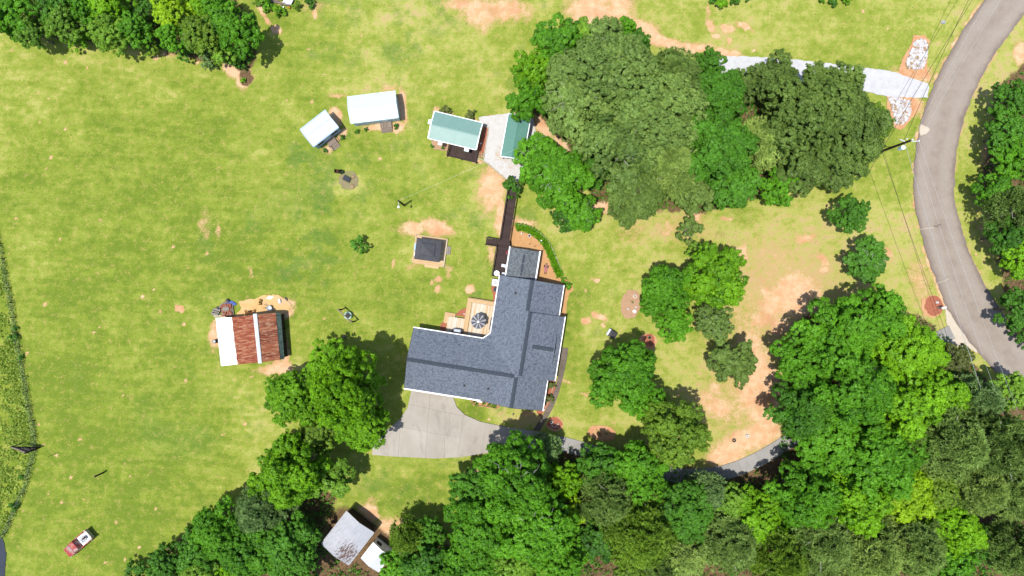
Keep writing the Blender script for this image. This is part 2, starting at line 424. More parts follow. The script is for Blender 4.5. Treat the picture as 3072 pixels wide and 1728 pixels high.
for a in [(1240,1480,190,70,-10,.7,-.35),(1330,1290,90,60,20,.6,-.2),(420,600,150,60,10,.8,-.1),(560,700,60,90,0,.7,-.12),(2560,150,200,120,0,.7,-.12),(2240,640,60,40,30,.7,-.35),(1420,1245,50,30,20,.6,-.35),(1720,1000,30,130,5,.6,-.3),(1690,930,20,90,5,.6,-.3)]:
    dry += a[6]*ell(*a[:6])
lush = np.zeros_like(dry)
lush += .7*sstep(fbm(PXg, PYg, 150, 41), .46, .72)*sstep(fbm(PXg, PYg, 34, 44), .36, .66)*(1-.8*sstep(PXg, 1750, 2000))*(.35+.65*sstep(PXg, 420, 900))
for a in [(900,560,90,60,-35,1,.3),(870,480,40,50,0,1,.25),(930,640,40,100,20,1,.3),(1200,160,70,26,0,.7,.6),(1290,70,60,40,0,.7,.35),(800,640,110,60,-30,.8,.35),(620,700,28,70,10,.7,.5),
          (560,1330,110,60,0,.8,.55),(440,1240,60,90,0,.8,.45),(540,1100,60,90,10,.8,.3),(230,1130,26,60,0,.7,.45),(330,1150,12,60,0,.6,.4),(1300,870,60,14,90,.8,.4),(1180,905,50,40,0,.7,.4),(1230,1490,120,60,-15,.8,.4),
          (1390,180,80,20,10,.7,.35),(960,170,70,26,0,.8,.3),(720,430,40,120,20,.9,.2),(1010,400,40,30,0,.7,.4),(870,820,60,22,0,.7,.4),(500,960,60,30,0,.8,.3),(330,280,80,24,0,.8,.25),(1560,820,30,60,0,.7,.2),(1790,1000,20,14,0,.6,.5),(1730,900,40,90,10,.9,.35),(2230,640,60,34,30,.8,.35),(2160,670,40,24,20,.8,.3),(1690,1080,20,70,5,.8,.35),(1420,700,40,90,0,.9,.3),(1440,830,30,60,0,.9,.3),(2600,205,90,12,6,.6,.6),(2840,640,12,8,0,.6,.5),(940,165,26,14,0,.6,.5)]:
    lush += a[6]*ell(*a[:6])
dirt = np.zeros_like(dry)
D = [(1385,12,50,20,0,.6,.7),(1440,30,60,40,20,.7,.75),(1520,28,70,34,10,.7,.7),(1450,70,26,26,0,.7,.5),(1770,30,60,60,0,.7,.95),(1840,90,70,70,30,.7,1),(1860,20,40,34,0,.7,.8),(1930,90,60,30,30,.6,.9),(1990,122,70,17,14,.5,1),(2080,142,60,16,6,.5,1),(2170,160,50,14,4,.6,.9),
     (2182,84,22,12,0,.5,.95),(2236,78,24,9,20,.5,.9),(2132,75,10,22,-25,.6,.8),(2125,30,6,16,0,.6,.7),(2150,110,12,6,30,.5,.8),(2185,120,8,12,0,.5,.7),(2262,152,6,5,0,.5,.8),
     (782,36,22,8,50,.5,1),(802,62,16,7,40,.5,1),(832,88,15,10,20,.4,1),(944,42,9,12,0,.5,.9),(940,20,30,20,0,.8,.45),
     (1478,560,38,60,10,.7,.85),(1500,640,14,90,-5,.5,.85),(1468,610,30,26,0,.8,.6),(1545,690,12,30,0,.6,.5),(1572,672,34,16,10,.6,.85),(1475,760,14,30,0,.6,.6),
     (1640,370,36,46,0,.6,1),(1830,590,40,50,0,.6,.9),(1790,620,22,30,0,.6,.8),(1700,400,60,60,0,.6,.8),
     (1235,688,36,18,0,.7,.9),(1310,684,46,20,10,.7,.95),(1318,836,13,9,-20,.5,.95),(1311,868,9,13,0,.5,.9),(1294,846,5,12,0,.6,.6),(1410,868,13,12,10,.6,.9),(1182,790,6,10,0,.5,.6),(1346,810,7,14,0,.6,.5),(1240,800,26,8,0,.7,.4),
     (541,925,13,8,0,.3,1.2),(1205,320,14,48,-8,.4,1),(1150,382,60,12,-5,.4,.95),(1190,382,18,16,0,.5,.9),(1008,350,16,26,-38,.4,1),(1000,435,34,12,-38,.6,.8),(1030,398,14,10,-30,.5,.9),(1012,285,24,6,0,.7,.6),(1165,262,26,10,0,.6,.6),
     (1385,440,60,14,14,.6,.6),(1470,372,24,22,0,.5,1),(1310,330,12,8,0,.5,.6),(1395,474,60,7,12,.4,.9),(1500,500,24,60,-35,.5,.7),(1340,344,20,8,15,.5,.5),(1425,362,16,8,15,.5,.6),
     (2320,960,170,230,12,.9,.42),(2240,1200,130,120,0,.9,.42),(2330,780,120,60,20,.9,.34),(2060,690,90,40,10,.9,.3),(1900,690,40,40,0,.9,.3),(2390,885,70,62,0,.8,1),(2330,910,70,42,-30,.8,.8),(2290,955,60,26,-20,.8,.75),(2340,985,40,30,-50,.7,.8),(2250,1040,46,60,0,.9,.75),(2270,1120,60,80,-10,.8,.95),(2320,1170,40,60,0,.7,.9),(2230,1160,26,40,0,.7,.7),(2270,1195,70,40,0,.7,.85),(2150,1165,20,20,0,.7,.7),(2120,1190,24,16,0,.7,.7),
     (2150,1225,60,34,20,.8,.75),(2290,1250,60,40,20,.7,.8),(2250,1320,110,36,-18,.8,.9),(2180,1365,60,34,-20,.6,.9),(2300,1290,50,40,0,.6,.8),(2222,762,18,26,15,.6,1),(2296,880,15,22,0,.7,.85),(2470,784,24,10,35,.6,.9),(2473,810,14,9,0,.5,.9),(2416,712,34,14,-15,.7,.7),(2436,706,8,14,0,.5,.8),
     (1795,948,24,12,30,.5,1),(1760,962,10,11,0,.5,1),(1812,978,9,7,0,.5,.9),(2085,640,26,32,0,.6,.8),(2000,690,16,20,0,.6,.5),(1788,836,8,6,0,.5,.8),(2180,655,20,8,0,.6,.6),(1700,1150,10,5,0,.6,.5),(1752,1180,12,5,0,.5,.7),(1840,1270,6,4,0,.5,.7),
     (2980,450,26,90,14,.8,.9),(3010,330,26,60,10,.8,.8),(3062,160,16,30,0,.7,.9),(2960,560,20,60,0,.8,.7),(2950,700,14,60,-20,.8,.4),(2968,335,6,3,0,.5,.9),(2720,110,34,26,0,.7,.0),(2740,225,60,26,0,.6,.8),(2730,315,40,30,0,.6,.8),
     (1640,1260,8,60,30,.5,.0),(1465,1262,5,4,0,.5,.8),(1590,1242,26,7,0,.6,.5),(1440,1420,40,18,0,.7,.55),(1115,1500,14,10,0,.8,.4),(1110,1540,34,24,30,.6,.95),(1170,1600,40,40,30,.7,.95),
     (880,900,0.1,.1,0,.5,0),(815,1110,45,13,-6,.5,.7),(850,1108,30,26,20,.5,1),(642,1005,18,40,5,.6,.8),(858,1060,10,40,-5,.4,.9),(855,925,26,30,0,.5,.8),(870,1130,8,8,0,.5,.7),
     (613,677,13,40,0,.8,.4),(650,690,8,22,0,.7,.5),(755,815,4,16,-20,.6,.7),(1430,95,24,6,0,.6,.0),(2760,840,30,60,-10,.8,.5),(2660,760,14,24,0,.7,.6),(1090,1225,12,6,0,.6,.4),
     (470,175,6,9,0,.4,1),(588,188,4,8,0,.4,1),(700,205,24,34,-40,.4,1),(735,235,22,34,10,.4,1),(500,165,20,5,10,.5,.8)]
for a in D:
    if a[6]: dirt = np.maximum(dirt, a[6]*ell(*a[:6]))
spots = [(112,280),(145,295),(195,387),(117,366),(152,472),(139,505),(261,202),(196,187),(34,150),(47,655),(24,762),(180,718),(134,913),(459,870),(551,973),(299,983),(280,997),(480,935),(368,1185),(238,1319),(373,1393),(390,1429),(211,1432),(143,1482),(184,1508),(68,1533),(348,1568),(466,1526),(374,1680),(417,1643),(647,1446),(667,1304),(735,1273),(129,1335),(168,1367),(31,1318),(314,1688),(557,1141),(755,1131),(621,760),(972,957),(115,1273),(427,890),(250,1500),(1140,476),(1087,104),(925,148),(2590,34),(2664,87),(2929,762),(1846,915),(1758,872),(936,305),(1004,262),(520,740),(860,300),(300,660),(80,1060),(1500,1236),(2034,1186),(1968,1150)]
for i, (x, y) in enumerate(spots):
    r = 3.0+(i*7 % 5)*.6; dirt = np.maximum(dirt, .8*ell(x, y, r, r*.85, i*37, .5, False))
de = seg_dist([p for p in ROAD_L]); dirt = np.maximum(dirt, .85*(1-sstep(de, 3, 12))*sstep(fbm(PXg, PYg, 34, 71), .35, .75))
de2 = seg_dist([p for p in ROAD_R]); dirt = np.maximum(dirt, .7*(1-sstep(de2, 3, 9))*sstep(fbm(PXg, PYg, 34, 72), .4, .8))
# leaf litter and pine straw on the floor under the woods
litter = np.zeros_like(dry)
WOODS = [[(-60,-80),(760,-80),(700,0),(760,90),(770,160),(740,220),(690,190),(560,170),(400,130),(200,115),(60,100),(-60,90)],
         [(1640,160),(1780,130),(2000,180),(2300,230),(2500,280),(2620,400),(2560,520),(2300,590),(2100,640),(1900,620),(1780,600),(1720,460),(1660,380),(1600,330),(1580,250)],
         [(420,1800),(480,1660),(640,1560),(820,1440),(1010,1480),(960,1620),(1130,1730),(1230,1620),(1370,1640),(1400,1500),(1500,1380),(1700,1340),(2040,1400),(2200,1440),(2330,1370),(2360,1180),(2400,960),(2600,900),(2780,960),(2900,1080),(3000,1180),(3200,1260),(3200,1800)],
         [(2990,260),(3200,100),(3300,1100),(3090,1020),(3020,900),(2990,700),(2940,560)]]
for w in WOODS: litter = np.maximum(litter, poly_mask(w, 26))
litter = np.maximum(litter, .9*ell(740,232,20,28,0,.5)); litter = np.maximum(litter, .95*ell(960,1700,60,60,0,.6))
litter = np.maximum(litter, .9*ell(1090,1620,120,120,35,.35)*(1-sstep(PXg*.6-PYg*.8, -610, -560)))
for a in [(2290,1190,60,50,0,.9,.35),(2350,730,40,30,0,.8,.3),(2200,720,100,50,10,.9,.3),(2160,705,30,16,0,.8,.4)]: litter = np.maximum(litter, a[6]*ell(*a[:6]))
# rough field beyond the fence
field = (inside(FENCE+[(-400,1640),(-400,640)])).astype(float)
dry = np.where(field > 0, .30+(fbm(PXg, PYg, 30, 12)-.5)*1.1, dry); lush = np.where(field > 0, .15*fbm(PXg, PYg, 40, 14), lush)

gh = (fbm(GX, GY, 9, 200, 3)-.5)*.10 + (fbm(GX, GY, .9, 210, 2)-.5)*.03
gh = np.where((np.abs(GX) < 80) & (np.abs(GY) < 47), gh, 0) - .06
nx, ny = len(xs), len(ys)
gm = bpy.data.meshes.new('ground')
idx = (np.arange(ny-1)[:,None]*nx + np.arange(nx-1)[None,:]).ravel()
faces = np.stack([idx, idx+1, idx+nx+1, idx+nx], 1).astype(np.int32)
gm.vertices.add(nx*ny); gm.vertices.foreach_set('co', np.stack([GX, GY, gh], -1).ravel().astype(np.float32))
gm.loops.add(faces.size); gm.loops.foreach_set('vertex_index', faces.ravel())
gm.polygons.add(len(faces)); gm.polygons.foreach_set('loop_start', np.arange(0, faces.size, 4, dtype=np.int32))
gm.update(calc_edges=True)
ca = gm.color_attributes.new('cover', 'FLOAT_COLOR', 'POINT')
ca.data.foreach_set('color', np.stack([dirt, dry, lush, litter], -1).ravel().astype(np.float32))
def ground_mat():
    def build(nt, b):
        n = N(nt); at = n.new('ShaderNodeAttribute'); at.attribute_name = 'cover'
        sp = n.new('ShaderNodeSeparateColor'); n.link(at.outputs['Color'], sp.inputs[0])
        co = n.geo()
        fine = n.noise(co, 5.0, 4, .75); mid = n.noise(co, 1.1, 4, .65); clump = n.noise(n.geo((1,1.6,1),.4), 2.6, 3, .7)
        d = n.math('ADD', sp.outputs[1], n.math('ADD', n.math('MULTIPLY', n.math('SUBTRACT', fine, .5), .85), n.math('MULTIPLY', n.math('SUBTRACT', mid, .5), .6)))
        sk = n.noise(n.geo((.35,2.4,1),.1), 1.0, 4, .7); d = n.math('ADD', d, n.math('MULTIPLY', n.math('SUBTRACT', sk, .5), .30))
        mw = n.noise(n.geo((.05,1.5,1),.13), 1.0, 2, .5); d = n.math('ADD', d, n.math('MULTIPLY', n.math('SUBTRACT', mw, .5), .22))
        g = n.ramp(d, [(0, C(136,162,56,2.25)), (.25, C(158,179,66,2.25)), (.5, C(179,194,82,2.25)), (.75, C(210,212,114,2.2)), (1, C(232,206,146,2.25))])
        lu = n.math('ADD', sp.outputs[2], n.math('MULTIPLY', n.math('SUBTRACT', clump, .5), .9))
        g = n.mix(n.rng(lu, .15, 1.05, 0, .62), g, C(116,158,72,2.4))
        # scattered darker tufts and pale clippings
        g = n.mix(n.rng(n.noise(co, 3.0, 3, .6), .58, .74, 0, .55), g, C(96,132,44))
        g = n.mix(n.rng(n.noise(co, 6.5, 2, .6), .60, .74, 0, .25), g, C(216,214,140))
        dm = n.math('ADD', sp.outputs[0], n.math('ADD', n.math('MULTIPLY', n.math('SUBTRACT', fine, .5), 1.4), n.math('MULTIPLY', n.math('SUBTRACT', mid, .5), 1.0)))
        dc = n.mix(n.rng(n.noise(co, .8, 4, .7), .35, .65), C(254,218,176,2.0), C(246,192,144,2.0))
        dc = n.mix(n.rng(n.noise(co, .23, 3, .6), .5, .7, 0, .7), dc, C(232,164,118,2.1))
        c = n.mix(n.rng(dm, .02, .42, 0, .7), g, C(226,190,128,2.2))
        c = n.mix(n.rng(dm, .28, .78), c, dc)
        lt = n.math('ADD', at.outputs['Alpha'], n.math('MULTIPLY', n.math('SUBTRACT', fine, .5), .7))
        lc = n.mix(n.rng(n.noise(co, 4, 4, .8), .35, .68), C(176,142,106), C(112,92,66))
        c = n.mix(n.rng(lt, .3, .6), c, lc)
        n.link(c, b.inputs['Base Color']); n.bump(b, n.noise(co, 9, 4, .8), .8, .10)
    return node_mat('mown_grass_and_clay', build, 1.0, .05)
ground = put('ground', gm, ground_mat()); tag(ground, kind='structure')

# ---------------------------------------------------------------- flat sheets lying on the ground
def densify(pts, step, jit, seed):
    r = random.Random(seed); out = []; n = len(pts)
    for i in range(n):
        a = pts[i]; b = pts[(i+1) % n]; L = math.hypot(b[0]-a[0], b[1]-a[1]); k = max(1, int(L/step))
        for j in range(k):
            t = j/k; x = a[0]+(b[0]-a[0])*t; y = a[1]+(b[1]-a[1])*t
            out.append((x+r.uniform(-jit, jit), y+r.uniform(-jit, jit)))
    return out
def smooth_closed(pts, it=2):
    for _ in range(it):
        o = []
        for i in range(len(pts)):
            a, b = pts[i], pts[(i+1) % len(pts)]
            o += [(a[0]*.75+b[0]*.25, a[1]*.75+b[1]*.25), (a[0]*.25+b[0]*.75, a[1]*.25+b[1]*.75)]
        pts = o
    return pts
def sheet(name, pts, z, mat, step=6, jit=1.2, seed=1, thick=.05, smooth=0, label=None, cat=None, kind='structure', group=None):
    if smooth: pts = smooth_closed(pts, smooth)
    if step: pts = densify(pts, step, jit, seed)
    P = [W(x, y, 0) for x, y in pts]; c = sum(P, Vector())/len(P)
    V = [(p.x-c.x, p.y-c.y, z) for p in P] + [(p.x-c.x, p.y-c.y, z-thick-.15) for p in P]
    tri = geometry.tessellate_polygon([[Vector(v) for v in V[:len(P)]]])
    F = []
    for t in tri:
        a, b, d = (Vector(V[i]) for i in t); F.append(t if (b-a).cross(d-a).z > 0 else (t[2], t[1], t[0]))
    n = len(P); F += [(i, (i+1) % n, n+(i+1) % n, n+i) for i in range(n)]
    m = bpy.data.meshes.new(name); m.from_pydata(V, [], F); m.update()
    o = put(name, m, mat, loc=(c.x, c.y, 0)); tag(o, label, cat, group, kind); return o

# road as a strip with a coordinate across it
def resample(pts, n):
    d = [0]
    for a, b in zip(pts[:-1], pts[1:]): d.append(d[-1]+math.hypot(b[0]-a[0], b[1]-a[1]))
    xs_ = np.interp(np.linspace(0, d[-1], n), d, [p[0] for p in pts]); ys_ = np.interp(np.linspace(0, d[-1], n), d, [p[1] for p in pts])
    k = np.array([1,2,3,2,1])/9.0
    sx = np.convolve(np.pad(xs_, 2, 'edge'), k, 'valid'); sy = np.convolve(np.pad(ys_, 2, 'edge'), k, 'valid')
    return list(zip(sx, sy))
nr = 220; rl = resample(ROAD_L, nr); rr = resample(ROAD_R, nr); V = []; acr = []
rr_ = random.Random(3)
for i in range(nr):
    for j in range(7):
        t = j/6; jx = (rr_.uniform(-1.8, 1.8)+0.9*math.sin(i*.9+j)+.8*math.sin(i*.37)) if j in (0, 6) else 0
        p = W(rl[i][0]*(1-t)+rr[i][0]*t+jx, rl[i][1]*(1-t)+rr[i][1]*t, 0)
        V.append((p.x, p.y, .05+.06*math.sin(math.pi*t))); acr.append(t)
F = [(i*7+j, (i+1)*7+j, (i+1)*7+j+1, i*7+j+1) for i in range(nr-1) for j in range(6)]
m = bpy.data.meshes.new('road'); m.from_pydata(V, [], F); m.update()
m.attributes.new('across', 'FLOAT', 'POINT').data.foreach_set('value', acr)
tag(put('road', m, M['asphalt']), kind='structure')
# patch of pale sand washed onto the road edge, sealed cracks
sheet('washed_sand_patch', [(2762,372),(2776,380),(2790,388),(2778,402),(2760,406),(2756,390)], .115, M['shoulder'], 4, 1, 5, .01)
for i, (a, b_) in enumerate([((2757,687),(2800,683)),((2800,680),(2822,674)),((2805,850),(2845,838)),((2812,812),(2818,808))]):
    pa, pb = W(*a), W(*b_); bb = B(); prev = pa
    for k in range(1, 9):
        t = k/8; q = pa.lerp(pb, t)+Vector((rnd.uniform(-.06,.06), rnd.uniform(-.1,.1), 0)); bb.bar((prev.x, prev.y, .125), (q.x, q.y, .125), .07, .03); prev = q
    tag(bb.put('road_crack_seal', M['shoulder'] if i != 1 else M['black']), kind='structure')
sheet('road_shoulder', [(2836,926),(2846,930),(2864,962),(2880,984),(2900,1012),(2922,1040),(2940,1062),(2915,1050),(2880,1045),(2840,1020),(2850,990),(2838,960)], .02, M['shoulder'], 6, 2, 9)
sheet('gravel_drive', [(2150,168),(2266,170),(2326,175),(2405,181),(2485,190),(2604,204),(2684,216),(2730,232),(2784,250),(2786,262),(2782,292),(2742,293),(2664,290),(2570,268),(2490,256),(2400,244),(2300,232),(2200,226),(2150,222)], .03, M['gravel'], 7, 1.8, 11)
sheet('gravel_yard', [(1436,352),(1475,346),(1520,340),(1600,352),(1610,420),(1590,500),(1566,545),(1535,545),(1514,532),(1474,497),(1452,480),(1466,386),(1448,378)], .03, M['gravel_dirty'], 8, 1.6, 12)
sheet('asphalt_patch', [(-40,1606),(6,1612),(12,1628),(18,1660),(14,1728),(0,1800),(-40,1800)], .0, M['dark_glass'], 6, 1, 14, label=None)
sheet('pine_straw_bed', [(1548,664),(1548,684),(1572,678),(1600,690),(1634,720),(1655,760),(1672,800),(1684,830),(1700,836),(1716,856),(1722,870),(1708,880),(1702,900),(1698,946),(1690,952),(1600,900),(1560,800),(1500,800),(1516,740),(1528,680)], .02, M['pinestraw'], 6, 1, 15)
sheet('sand_patch', [(716,904),(740,900),(762,896),(790,886),(820,884),(832,884),(858,898),(872,914),(870,932),(850,942),(838,952),(760,958),(716,962),(700,956),(712,940),(724,930)], .02, M['sand'], 6, 2, 16)
sheet('clay_apron', [(648,956),(690,940),(720,950),(720,980),(660,1000)], .01, M['clay'], 6, 2, 17)
BEDS = [('red_mulch_bed', [(1452,381),(1466,386),(1451,474),(1431,470),(1434,440)], 'red_mulch'),
        ('tan_mulch_bed', [(1292,420),(1345,432),(1343,452),(1325,452),(1300,446)], 'brown_mulch'),
        ('red_mulch_bed', [(1396,924),(1402,927),(1397,952),(1366,946),(1370,938),(1380,930)], 'red_mulch'),
        ('red_mulch_bed', [(1340,964),(1346,964),(1342,996),(1320,992),(1318,980),(1326,968)], 'red_mulch'),
        ('red_mulch_bed', [(1478,846),(1494,842),(1490,900),(1480,906),(1478,880),(1474,864)], 'red_mulch'),
        ('red_mulch_bed', [(1672,1040),(1684,1040),(1680,1080),(1672,1120),(1666,1160),(1660,1185),(1650,1215),(1632,1235),(1622,1250),(1612,1240),(1608,1222),(1640,1150)], 'red_mulch'),
        ('flower_bed', [(1412,1196),(1494,1210),(1500,1222),(1490,1228),(1420,1216),(1412,1206)], 'pinestraw')]
for i, (nm, pts, mt) in enumerate(BEDS): sheet(nm, pts, .03, M[mt], 5, 1.0, 20+i)
def disc(cx, cy, rx, ry, ang=0, n=22, seed=0, wob=.07):
    r = random.Random(seed); a = R_(ang); out = []
    for i in range(n):
        t = 2*math.pi*i/n; k = 1+r.uniform(-wob, wob); u = math.cos(t)*rx*k; v = math.sin(t)*ry*k
        out.append((cx+u*math.cos(a)-v*math.sin(a), cy+u*math.sin(a)+v*math.cos(a)))
    return out
for i, (nm, a, mt) in enumerate([('clay_ring', (1665,1272,26,22,0), 'clay'), ('clay_ring', (1944,1024,27,25,30), 'clay'), ('clay_ring', (2796,918,34,34,0), 'clay')]):
    sheet(nm, disc(*a, seed=i+80), .015, M[mt], 6, 1.5, 40+i)
for i, (a, mt) in enumerate([((1892,912,30,44,8),'brown_mulch'),((1948,1020,16,20,-10),'red_mulch'),((1664,1270,23,18,10),'red_mulch'),((1805,1300,42,24,8),'clay'),((2802,916,28,30,0),'red_mulch'),((1046,541,30,28,0),'ash')]):
    sheet('mulch_circle', disc(*a, seed=i+60), .03 if i != 5 else .012, M[mt], 5, 1.0, 50+i)

# ---------------------------------------------------------------- concrete driveway, cut into slabs
def clip(poly, p, nrm):
    out = []
    for i in range(len(poly)):
        a, b = poly[i], poly[(i+1) % len(poly)]
        da = (a[0]-p[0])*nrm[0]+(a[1]-p[1])*nrm[1]; db = (b[0]-p[0])*nrm[0]+(b[1]-p[1])*nrm[1]
        if da >= 0: out.append(a)
        if da*db < 0:
            t = da/(da-db); out.append((a[0]+(b[0]-a[0])*t, a[1]+(b[1]-a[1])*t))
    return out
def split(polys, a, b, gap=.16):
    d = (b[0]-a[0], b[1]-a[1]); L = math.hypot(*d); nrm = (-d[1]/L, d[0]/L); out = []
    for p in polys:
        for s in (1, -1):
            q = clip(p, (a[0]+nrm[0]*gap*s, a[1]+nrm[1]*gap*s), (nrm[0]*s, nrm[1]*s))
            if len(q) > 2: out.append(q)
    return out
def area(p): return abs(sum(p[i][0]*p[(i+1)%len(p)][1]-p[(i+1)%len(p)][0]*p[i][1] for i in range(len(p))))/2
def slabs(parent, polys, mat, z=.10, name='slab'):
    for p in polys:
        if area(p) < 60: continue
        P = [W(x, y) for x, y in p]; c = sum(P, Vector())/len(P)
        tri = geometry.tessellate_polygon([[Vector((q.x, q.y, 0)) for q in P]])
        n = len(P); V = [(q.x-c.x, q.y-c.y, 0) for q in P]+[(q.x-c.x, q.y-c.y, -.22) for q in P]; F = []
        for t in tri:
            a, b, d = (Vector(V[i]) for i in t); F.append(t if (b-a).cross(d-a).z > 0 else (t[2], t[1], t[0]))
        ar = sum(V[i][0]*V[(i+1)%n][1]-V[(i+1)%n][0]*V[i][1] for i in range(n))
        F += [((i+1) % n, i, n+i, n+(i+1) % n) if ar > 0 else (i, (i+1) % n, n+(i+1) % n, n+i) for i in range(n)]
        m = bpy.data.meshes.new(name); m.from_pydata(V, [], F); m.update()
        put(name, m, mat, parent, loc=Vector((c.x, c.y, z+rnd.uniform(-.006, .006)))-parent.location)
drive = empty('driveway', (0, 0, 0), kind='structure')
up_e = [(1238,1155),(1358,1176),(1360,1192),(1370,1220),(1394,1244),(1441,1265),(1521,1281),(1580,1289),(1640,1300)]
lo_e = [(1640,1345),(1560,1352),(1485,1355),(1382,1371),(1302,1375),(1183,1369),(1117,1364),(1119,1331),(1135,1311),(1199,1259),(1223,1223)]
# split the apron at its waist so each piece clips cleanly
apron = up_e+lo_e
def halves(poly, a, b): return [q for q in split([poly], a, b)]
ps = [apron]
for a, b in [((1276,1372),(1291,1180)),((1392,1248),(1371,1369)),((1460,1266),(1445,1356)),((1529,1280),(1525,1352)),((1600,1290),(1600,1350))]: ps = split(ps, a, b)
def upto(polys, xmax, a, b):
    o = []
    for p in polys:
        cx = sum(q[0] for q in p)/len(p)
        o += split([p], a, b) if cx < xmax else [p]
    return o
ps = upto(ps, 1372, (1223,1211), (1350,1239)); ps = upto(ps, 1390, (1193,1279), (1380,1313))
o_ = []
for p in ps:
    cx = sum(q[0] for q in p)/len(p); cy = sum(q[1] for q in p)/len(p)
    if cx < 1280 and cy > 1280: o_ += split([p], (1201,1279), (1195,1366))
    elif 1280 < cx < 1380 and cy > 1290: o_ += split([p], (1334,1300), (1333,1372))
    elif 1280 < cx < 1380 and cy > 1220: o_ += split([p], (1350,1239), (1350,1306))
    else: o_.append(p)
slabs(drive, o_, M['concrete'])
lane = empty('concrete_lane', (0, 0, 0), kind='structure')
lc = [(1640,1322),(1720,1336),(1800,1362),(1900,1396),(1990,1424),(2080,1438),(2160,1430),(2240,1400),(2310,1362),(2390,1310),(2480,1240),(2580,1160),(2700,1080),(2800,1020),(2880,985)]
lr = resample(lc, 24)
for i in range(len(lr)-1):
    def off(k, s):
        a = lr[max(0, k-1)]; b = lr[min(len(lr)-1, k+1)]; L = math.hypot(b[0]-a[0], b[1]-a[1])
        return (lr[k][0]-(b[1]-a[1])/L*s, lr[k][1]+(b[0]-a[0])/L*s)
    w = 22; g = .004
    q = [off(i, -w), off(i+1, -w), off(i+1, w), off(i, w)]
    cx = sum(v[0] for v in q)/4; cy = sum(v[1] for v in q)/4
    slabs(lane, [[(cx+(v[0]-cx)*.992, cy+(v[1]-cy)*.996) for v in q]], M['concrete_greyer'], .09)
walk = empty('walkway', (0, 0, 0), kind='structure')
wl_ = [(1684,1032),(1683,1090),(1670,1150),(1659,1190),(1641,1228),(1612,1270),(1594,1300)]; wr_ = [(1706,1034),(1700,1090),(1686,1142),(1674,1192),(1657,1232),(1630,1272),(1614,1302)]
a_ = resample(wl_, 13); b__ = resample(wr_, 13)
for i in range(12):
    e = .006
    q = [a_[i], b__[i], (b__[i+1][0]+(b__[i][0]-b__[i+1][0])*.02, b__[i+1][1]+(b__[i][1]-b__[i+1][1])*.02), (a_[i+1][0]+(a_[i][0]-a_[i+1][0])*.02, a_[i+1][1]+(a_[i][1]-a_[i+1][1])*.02)]
    slabs(walk, [q], M['concrete_old'], .08)

# ---------------------------------------------------------------- roofs and buildings
def uv_plane(mesh, origin, u, v):
    """planar UVs in metres: u along the eave, v up the slope"""
    uvl = mesh.uv_layers.new(name='UVMap'); u = Vector(u).normalized(); v = Vector(v).normalized(); o = Vector(origin)
    for lp in mesh.loops:
        p = mesh.vertices[lp.vertex_index].co-o; uvl.data[lp.index].uv = (p.dot(u), p.dot(v))
def slope(parent, name, pts, mat, t=.12, u=(1,0,0), v=(0,1,0), label=None):
    b = B().slab(pts, t); m = b.mesh(name); uv_plane(m, pts[0], u, v)
    o = put(name, m, mat, parent)
    if label: o['label'] = label
    return o
def panels(parent, e0, e1, r0, r1, n, mat, rib=.05, nrib=3, t=.05, name='roof_panel', gap=.0015, lap=True, skip=()):
    """a roof slope of n sheets, e0-e1 along the eave, r0-r1 along the ridge; ribs run up the slope"""
    e0, e1, r0, r1 = map(Vector, (e0, e1, r0, r1))
    for k in range(n):
        if k in skip: continue
        a0, a1 = k/n+gap, (k+1)/n-gap
        A, Bq, D_, C_ = e0.lerp(e1, a0), e0.lerp(e1, a1), r0.lerp(r1, a0), r0.lerp(r1, a1)
        o = A; b = B()
        b.slab([A-o, Bq-o, C_-o, D_-o], t)
        for j in range(nrib):
            f = (j+.02)/nrib
            p = (A.lerp(Bq, f))-o; q = (D_.lerp(C_, f))-o
            b.bar(p+Vector((0,0,.012)), q+Vector((0,0,.012)), rib, .03)
        put(name, b.mesh(name), mat, parent, loc=o)
